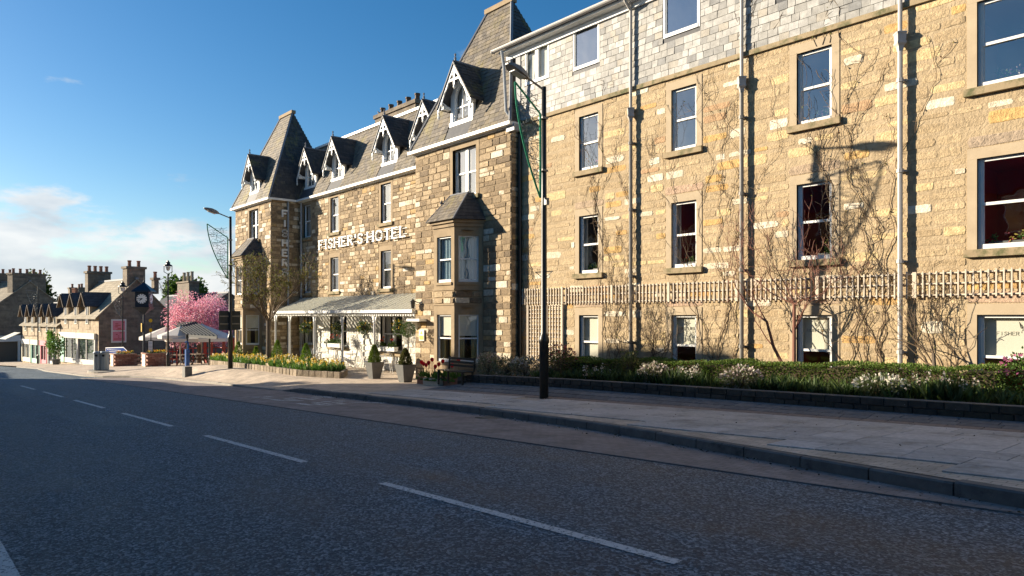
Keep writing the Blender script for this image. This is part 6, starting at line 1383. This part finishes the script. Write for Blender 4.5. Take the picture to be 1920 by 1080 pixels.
p = at(70, 520, 18); leafy('birch_tree', 'tall light green birch above the far shop roofs', PX(74, 16), 16.0, -4, at(74, 520, 16).z + 4, 2.8, 2.4, [(.10, .12, .02), (.14, .15, .03), (.05, .09, .02)], 'leaf', 9000, .42, .4, .2, lobes=18)
X = PX(62, 17); leafy('conifer_tree', 'dark green conifer beside the birch above the far roofs', X, 17.0, -4, at(62, 517, 17).z + 4, 1.3, 1.3, [(.03, .06, .018), (.04, .08, .02)], 'leaf', 4000, .4, .35, .2, lobes=12)
# ---------------------------------------------------------------- the shops down the street
def on_line(px_, a, b):                     # how far along the line a->b a picture column crosses it
    dx, dy = ray(px_); d = (b - a); Ln = d.length; d = d.normalized(); k = (a.x * dy - a.y * dx) / (d.y * dx - d.x * dy); return k
def chimney(parent, x0, x1, y0, y1, z0, z1, pots, mat='far_rubble', name='chimney'):
    c = MB(); c.box(x0, x1, y0, y1, z0, z1 - .2); c.box(x0 - .1, x1 + .1, y0 - .1, y1 + .1, z1 - .2, z1); o = c.build(name, mat, parent)
    for i in range(pots):
        L_ = x1 - x0 >= y1 - y0; t = (i + .5) / pots; x = x0 + (x1 - x0) * t if L_ else (x0 + x1) / 2; y = (y0 + y1) / 2 if L_ else y0 + (y1 - y0) * t
        MB().lathe([(.17, 0), (.15, .1), (.14, .42), (.18, .46), (.17, .54), (.1, .55)], 8, (x, y, z1)).build('chimney_pot', 'terracotta', o)
def cottage(name, lab, A, B, depth, zb_, eave, ridge, walls, roof, gable=True, dormers=(), ups=(), dz=0, dcol='far_slate_dark'):
    """a gabled house whose front runs from A (left) to B (right)"""
    d = (B - A); Ln = d.length; ux = d.normalized(); rz = math.atan2(ux.y, ux.x); o = thing(name, lab, 'building', (0, 0, 0)); LOCAL.add(o.name)
    FP = Pl((0, 0, 0), (1, 0, 0), (0, -1, 0)); h = depth / 2; he, hr = eave - zb_, ridge - zb_
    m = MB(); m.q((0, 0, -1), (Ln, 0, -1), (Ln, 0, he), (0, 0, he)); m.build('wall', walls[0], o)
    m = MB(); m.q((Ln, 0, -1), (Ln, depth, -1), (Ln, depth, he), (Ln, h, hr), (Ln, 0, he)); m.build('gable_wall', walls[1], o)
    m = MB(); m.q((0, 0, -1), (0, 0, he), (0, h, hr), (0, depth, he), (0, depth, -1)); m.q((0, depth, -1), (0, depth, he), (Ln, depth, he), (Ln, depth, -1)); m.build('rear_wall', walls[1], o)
    ov = .3; k = (hr - he) / h
    m = MB(); m.prism([(-.1, -ov, he - ov * k), (Ln + .12, -ov, he - ov * k), (Ln + .12, h, hr), (-.1, h, hr)], (0, 0, .1)); m.prism([(-.1, h, hr), (Ln + .12, h, hr), (Ln + .12, depth + ov, he - ov * k), (-.1, depth + ov, he - ov * k)], (0, 0, .1)); rf = m.build('roof', roof, o)
    m = MB(); m.box(-.1, Ln + .12, h - .12, h + .12, hr + .03, hr + .18); m.build('ridge', 'lead', rf)
    for x in dormers:                       # gabled wall dormers
        W2, dh = .62, 1.15; fz = he + dh; ap = fz + .8; dn = MB(); dn.q((x - W2, -.03, he - 1.2), (x + W2, -.03, he - 1.2), (x + W2, -.03, fz), (x, -.03, ap), (x - W2, -.03, fz)); yb = min(h, (fz - he) / k + .4); yr = min(h + .2, (ap - he) / k + .2)
        for s in (-1, 1): dn.q((x + s * W2, -.03, he - .3), (x + s * W2, -.03, fz), (x + s * W2, yb, fz), (x + s * W2, .2, he))
        dm = dn.build('dormer', walls[0], o); r = MB()
        for s in (-1, 1): r.prism([(x, -.4, ap), (x + s * (W2 + .32), -.4, fz - .4), (x + s * (W2 + .32), yb, fz - .4), (x, yr, ap)][::s], (0, 0, .09))
        r.build('dormer_roof', dcol, dm)  # dormer slopes take the dark slate, their shade put into the colour
        b = MB()
        for s in (-1, 1): b.bar((x, -.44, ap + .0), (x + s * (W2 + .32), -.44, fz - .42), .06, .2, (0, 1, 0))
        b.build('bargeboard', 'timber_dark', dm)
        f = MB(); FP.box(f, x - .34, x + .34, he - .75, he + .95, .04, .08); f.build('window', 'cream_paint', dm); f = MB(); FP.box(f, x - .27, x + .27, he + .14, he + .88, .081, .085); FP.box(f, x - .27, x + .27, he - .68, he + .06, .081, .085); f.build('pane', 'glass_far', dm)
        f = MB(); FP.box(f, x - .27, x + .27, he - .68, he + .88, .0805, .0808); f.build('curtain', 'room_dark', dm)  # a dark sheet behind the panes, standing in for the unlit room
    for (x, w2, z0, z1) in ups:
        f = MB(); FP.box(f, x - w2, x + w2, z0, z1, .02, .07); f.build('window', 'cream_paint', o); f = MB(); FP.box(f, x - w2 + .08, x + w2 - .08, z0 + .08, z1 - .08, .0705, .0715); f.build('pane', 'room_dark', o)
    o.location = (A.x, A.y, zb_); o.rotation_euler = (0, 0, rz)
    return o, FP, Ln, he, hr, h
def shopfront(o, FP, x0, x1, h, fascia, frame, cols, door=None, text=0):
    z0 = .0; f = MB(); FP.box(f, x0, x1, h - .5, h, .02, .22); f.build('fascia', fascia, o)
    f = MB(); FP.box(f, x0, x0 + .18, z0, h - .5, .02, .16); FP.box(f, x1 - .18, x1, z0, h - .5, .02, .16); FP.box(f, x0 + .18, x1 - .18, z0, .45, .02, .12)
    n = cols
    for i in range(1, n): x = x0 + (x1 - x0) * i / n; FP.box(f, x - .05, x + .05, .45, h - .5, .02, .12)
    f.build('shopfront', frame, o); f = MB(); FP.box(f, x0 + .18, x1 - .18, .45, h - .5, .021, .03); f.build('display', 'shop_interior', o)
    for i in range(n):
        a, b = x0 + (x1 - x0) * i / n, x0 + (x1 - x0) * (i + 1) / n; f = MB(); FP.box(f, max(a + .05, x0 + .18), min(b - .05, x1 - .18), .45, h - .5, .06, .065); f.build('pane', 'glass_far', o)
    if door: f = MB(); FP.box(f, door - .45, door + .45, 0, h - .52, .1, .17); f.build('door', 'mint', o)
vA0, vA1 = V((-77.5, 11.8, 0)), V((-67.5, 13.0, 0)); zA = -2.62
o, FP, Ln, he, hr, h = cottage('shop_house', 'sunlit stone shop house with three dark dormers and a big dark gable', vA0, vA1, 6.0, zA, CZ + .02, CZ + 3.15, ('far_rubble_sunlit', 'far_rubble'), 'far_slate', dormers=(1.6, 4.4, 7.35))
shopfront(o, FP, .2, 5.0, 2.75, 'far_white', 'far_white', 3, 1.0); shopfront(o, FP, 5.1, 9.6, 2.75, 'cream_paint', 'far_white', 2)
chimney(o, Ln - 1.1, Ln - .1, h - .75, h + .75, hr - .8, hr + 1.15, 2); chimney(o, .1, .9, h - 1.0, h + 1.0, hr - 1, hr + 1.1, 4); chimney(o, Ln - .7, Ln - .1, h + 1.5, h + 1.9, hr - 1.2, hr + .25, 1)
GP = Pl((Ln, 0, 0), (0, 1, 0), (1, 0, 0))
def onlocal(o, builder): pass
# poster window in the gable: coordinates on the gable face
def child(mb, name, mat, o): 
    return mb.build(name, mat, o)
k = 1.55; f = MB(); GP.box(f, .95, 2.15, 1.95, 3.95, .01, .05); child(f, 'gable_window', 'far_white', o); f = MB()
for v0, v1 in ((2.08, 2.9), (3.0, 3.82)): GP.box(f, 1.07, 2.03, v0, v1, .051, .06)
child(f, 'gable_pane', 'pink_paint', o)
f = MB()
for i in range(13): f.col = None; GP.box(f, 1.1 + rnd.random() * .75, 1.25 + rnd.random() * .75, 2.1 + i * .13, 2.16 + i * .13, .0605, .062)
child(f, 'gable_print', 'red_paint', o)
# annexe behind the gable with a skylight
vA = V((-63.5, 21.5, 0)); o2, FP2, L2, he2, hr2, h2 = cottage('annexe', 'low annexe with dark slate roof and skylight behind the forecourt', V((-88, 20.6, 0)), V((-70, 21.2, 0)), 7, -2.8, CZ + .1, CZ + 2.2, ('far_rubble', 'far_rubble'), 'far_slate_dark')
k2 = (hr2 - he2) / h2
f = MB(); f.para((12.4, 1.3, he2 + 1.3 * k2 + .12), (1.5, 0, 0), (0, 1.0, k2), (0, 0, .06)); child(f, 'skylight', 'lead', o2); f = MB(); f.para((12.5, 1.4, he2 + 1.4 * k2 + .185), (1.3, 0, 0), (0, .8, k2 * .8), (0, 0, .01)); child(f, 'skylight_pane', 'glass_sky', o2)
c = MB(); 
p0, p1 = at(340, 556, 23), at(362, 556, 23); st = thing('chimney_stack', 'tall lone stone chimney stack with three pots above the blossom tree', 'chimney', (p0.x, 23, -2.5))
MB().box(p0.x, p1.x, 22.6, 23.6, -2.5, at(350, 531, 23).z).build('stack', 'far_rubble', st); MB().box(p0.x - .1, p1.x + .1, 22.5, 23.7, at(350, 531, 23).z, at(350, 528, 23).z).build('cap', 'far_rubble', st)
for i in range(3): MB().lathe([(.16, 0), (.15, .9), (.18, .95), (.17, 1.0)], 8, (p0.x + (p1.x - p0.x) * (i + .5) / 3, 23.1, at(350, 528, 23).z)).build('chimney_pot', 'dressed', st)
# low shop row
vB0, vB1 = V((-90.7, 10.35, 0)), V((-77.6, 11.75, 0)); zB = -3.15
o, FP, Ln, he, hr, h = cottage('shop_row', 'low row of stone shops with five small dark dormers', vB0, vB1, 6.0, zB, CZ - .85, CZ + 1.3, ('far_rubble_sunlit', 'far_rubble'), 'far_slate', dormers=(1.4, 4.0, 6.6, 9.2, 11.7))
for x0, x1, fa, fr_ in ((.3, 3.6, 'far_white', 'cream_paint'), (3.9, 7.0, 'cream_paint', 'mint'), (7.3, 9.4, 'pink_paint', 'pink_paint'), (9.8, 12.9, 'mint', 'far_white')): shopfront(o, FP, x0, x1, 2.35, fa, fr_, 2)
chimney(o, 6.2, 7.4, h - .4, h + .4, hr - .5, hr + 1.0, 3)
# taller houses further back
def houseback(name, lab, px0, px1, Yf, py_e, py_r, chim, walls=('far_rubble', 'far_rubble'), roof='far_slate', dep=7):
    A = V((PX(px0, Yf), Yf, 0)); B = V((PX(px1, Yf), Yf, 0)); o, FP, Ln, he, hr, h = cottage(name, lab, A, B, dep, -4.5, at((px0 + px1) / 2, py_e, Yf).z, at((px0 + px1) / 2, py_r, Yf + dep / 2).z, walls, roof)
    for (fx, wd, hh, n) in chim: chimney(o, Ln * fx, Ln * fx + wd, h - .9, h + .9, hr - 1, hr + hh, n)
    return o
houseback('stone_house', 'stone house behind the low shop row with two chimney stacks', 78, 118, 17.5, 582, 562, ((.32, 1.4, 1.5, 2), (.72, 1.0, 1.3, 2)))
# gable house closing the street
A = V((-113, 3.2, 0)); B = V((-100.5, 8.2, 0)); o, FP, Ln, he, hr, h = cottage('gable_house', 'grey stone gable house closing the street at the far left', A, B, 9.0, -3.9, CZ + .6, CZ + 4.1, ('far_rubble_sunlit', 'far_rubble'), 'far_slate')
chimney(o, Ln - 1.1, Ln - .05, h - 1.9, h + 1.9, hr - 1.4, hr + 1.0, 5); chimney(o, Ln - 7, Ln - 6, h - 1.6, h + 1.6, hr - 1, hr + 1.2, 4)
GP = Pl((Ln, 0, 0), (0, 1, 0), (1, 0, 0)); f = MB(); GP.box(f, .2, 8.6, 2.5, 3.2, .02, .3); child(f, 'fascia', 'far_white', o); f = MB(); GP.box(f, .6, 8.4, .2, 2.45, .02, .06); child(f, 'display', 'room_dark', o)
for u in (.5, 3.2, 6.0, 8.5): f = MB(); GP.box(f, u - .12, u + .12, 0, 2.5, .02, .2); child(f, 'pilaster', 'far_white', o)
aw = thing('awning', 'striped grey shop awning at the far end of the low shop row', 'awning', (-91.5, 10.0, -.6)); MB().prism([(-93.2, 9.9, -.2), (-91, 10.2, -.2), (-90.6, 8.9, -.85), (-93.2, 8.6, -.85)], (0, 0, .05)).build('canopy', 'canopy_panel', aw)
for k, (px_, pb, pt, lab) in enumerate(((71, 682, 536, 'black lamp post before the low shop row'), (40, 678, 612, 'short black post at the far left'))):
    p, s = onG(px_, pb); o = thing('lamp_post', lab, 'post', p, group='far posts'); MB().lathe([(.1, 0), (.1, .8), (.055, .9), (.05, (pb - pt) * s)], 8, p).build('post', 'black_iron', o)
    if k == 0:
        MB().tube([(p.x, p.y, p.z + 52 * s), (p.x - 26 * s * sa, p.y - 26 * s * ca, p.z + 52 * s)], .03, 5).build('bracket', 'black_iron', o); P = Pl((p.x, p.y, 0), (-sa, -ca, 0), (ca, -sa, 0)); zt_ = p.z + (pb - pt) * s; m = MB(); m.tube([P.p(.1, zt_ - 10 * s, 0), P.p(23 * s, zt_ - 8 * s, 0), P.p(14 * s, zt_ - 30 * s, 0), P.p(.1, zt_ - 54 * s, 0), P.p(.1, zt_ - 10 * s, 0)], .02, 4)
        for i in range(12): t = rnd.uniform(.1, .8); star(m, P, rnd.uniform(.1, .75) * 20 * s * (1 - t), zt_ - (12 + 40 * t) * s, .22, rnd.random() * 3)
        d = thing('light_decoration', 'wire star light motif on the far black lamp post', 'light decoration', p); m.build('wire_motif', 'rope_light', d)
X, Y = PX(105, 11.0), 11.0; o = thing('street_tree', 'small green potted tree by the pink shop front', 'tree', (X, Y, G(X, Y))); MB().tube([(X, Y, G(X, Y)), (X, Y, G(X, Y) + 1.2)], .05, 6).build('trunk', 'bark', o); m = MB(); blob(m, (X, Y, G(X, Y) + 1.7), .8, 700, .2, [(.06, .13, .02), (.09, .17, .03)], 1.3, .3); m.build('crown', 'leaf', o); MB().lathe([(.25, 0), (.35, .5), (.3, .5)], 10, (X, Y, G(X, Y))).build('pot', 'pot_grey', o)
X = PX(100, 11.6); o = thing('wall_climber', 'bright green climber on the low shop row', 'climbing plant', (X, 11.4, -2.6)); m = MB()
for _ in range(600): t = rnd.random(); m.col = vary((.12, .26, .03), .3); m.leaf((X + rnd.uniform(-.7, .7), 11.3 + rnd.uniform(-.1, .1), -1.4 + t * 1.6), .2)
m.build('leaves', 'leaf', o); MB().tube([(X, 11.4, -3.1), (X, 11.35, 0)], .03, 5).build('stem', 'twig', o)

# ---------------------------------------------------------------- the row across the street, behind the camera: it shades the road
def opposite(x0, x1, ridge, lab, yr=-5.0, front=-1.6, chim=()):
    zb_ = SL * (x0 + x1) / 2 - .3; o = thing('facing_house', lab, 'building', ((x0 + x1) / 2, -5, zb_), group='houses across the street'); z0 = min(SL * x0, SL * x1) - .6; ze = ridge - 3.0; m = MB(); yb = 2 * yr - front
    m.box(x0, x1, yb, front, z0, ze); m.build('wall', 'far_rubble', o); r = MB()
    r.prism([(x0 - .05, front + .3, ze - .2), (x0 - .05, yr, ridge), (x0 - .05, yb - .3, ze - .2)], (x1 - x0 + .1, 0, 0)); r.build('roof', 'far_slate_dark', o)
    for cx, w2, hh in chim: chimney(o, cx - w2, cx + w2, yr - .5, yr + .5, ridge - .8, ridge + hh, 3)
    for i in range(int((x1 - x0) / 2.6)):
        x = x0 + 1.3 + i * 2.6
        for z in frange(z0 + 2.0, ze - 1.9, 3.0):
            f = MB(); f.box(x - .5, x + .5, front, front + .05, z, z + 1.6); w = f.build('window', 'white_paint', o); f = MB(); f.box(x - .42, x + .42, front + .051, front + .055, z + .08, z + 1.52); f.build('pane', 'glass_far', w); f = MB(); f.box(x - .42, x + .42, front + .0502, front + .0505, z + .08, z + 1.52); f.build('blind', 'room_dark', w)  # the blind is a dark sheet painted as the unlit room behind
opposite(-40.2, 12, R_(8.15), 'tall stone house across the street behind the viewer', chim=((-30, .8, 1.3), (-12, .8, 1.3)))
opposite(-44.2, -40.3, R_(9.85), 'narrow gabled house across the street behind the viewer')
opposite(-56, -45.3, R_(4.3), 'low stone house across the street beyond the tall gable', chim=((-50, .6, 1.2),))
opposite(-76, -61.5, R_(1.6), 'low stone house across the street further down')
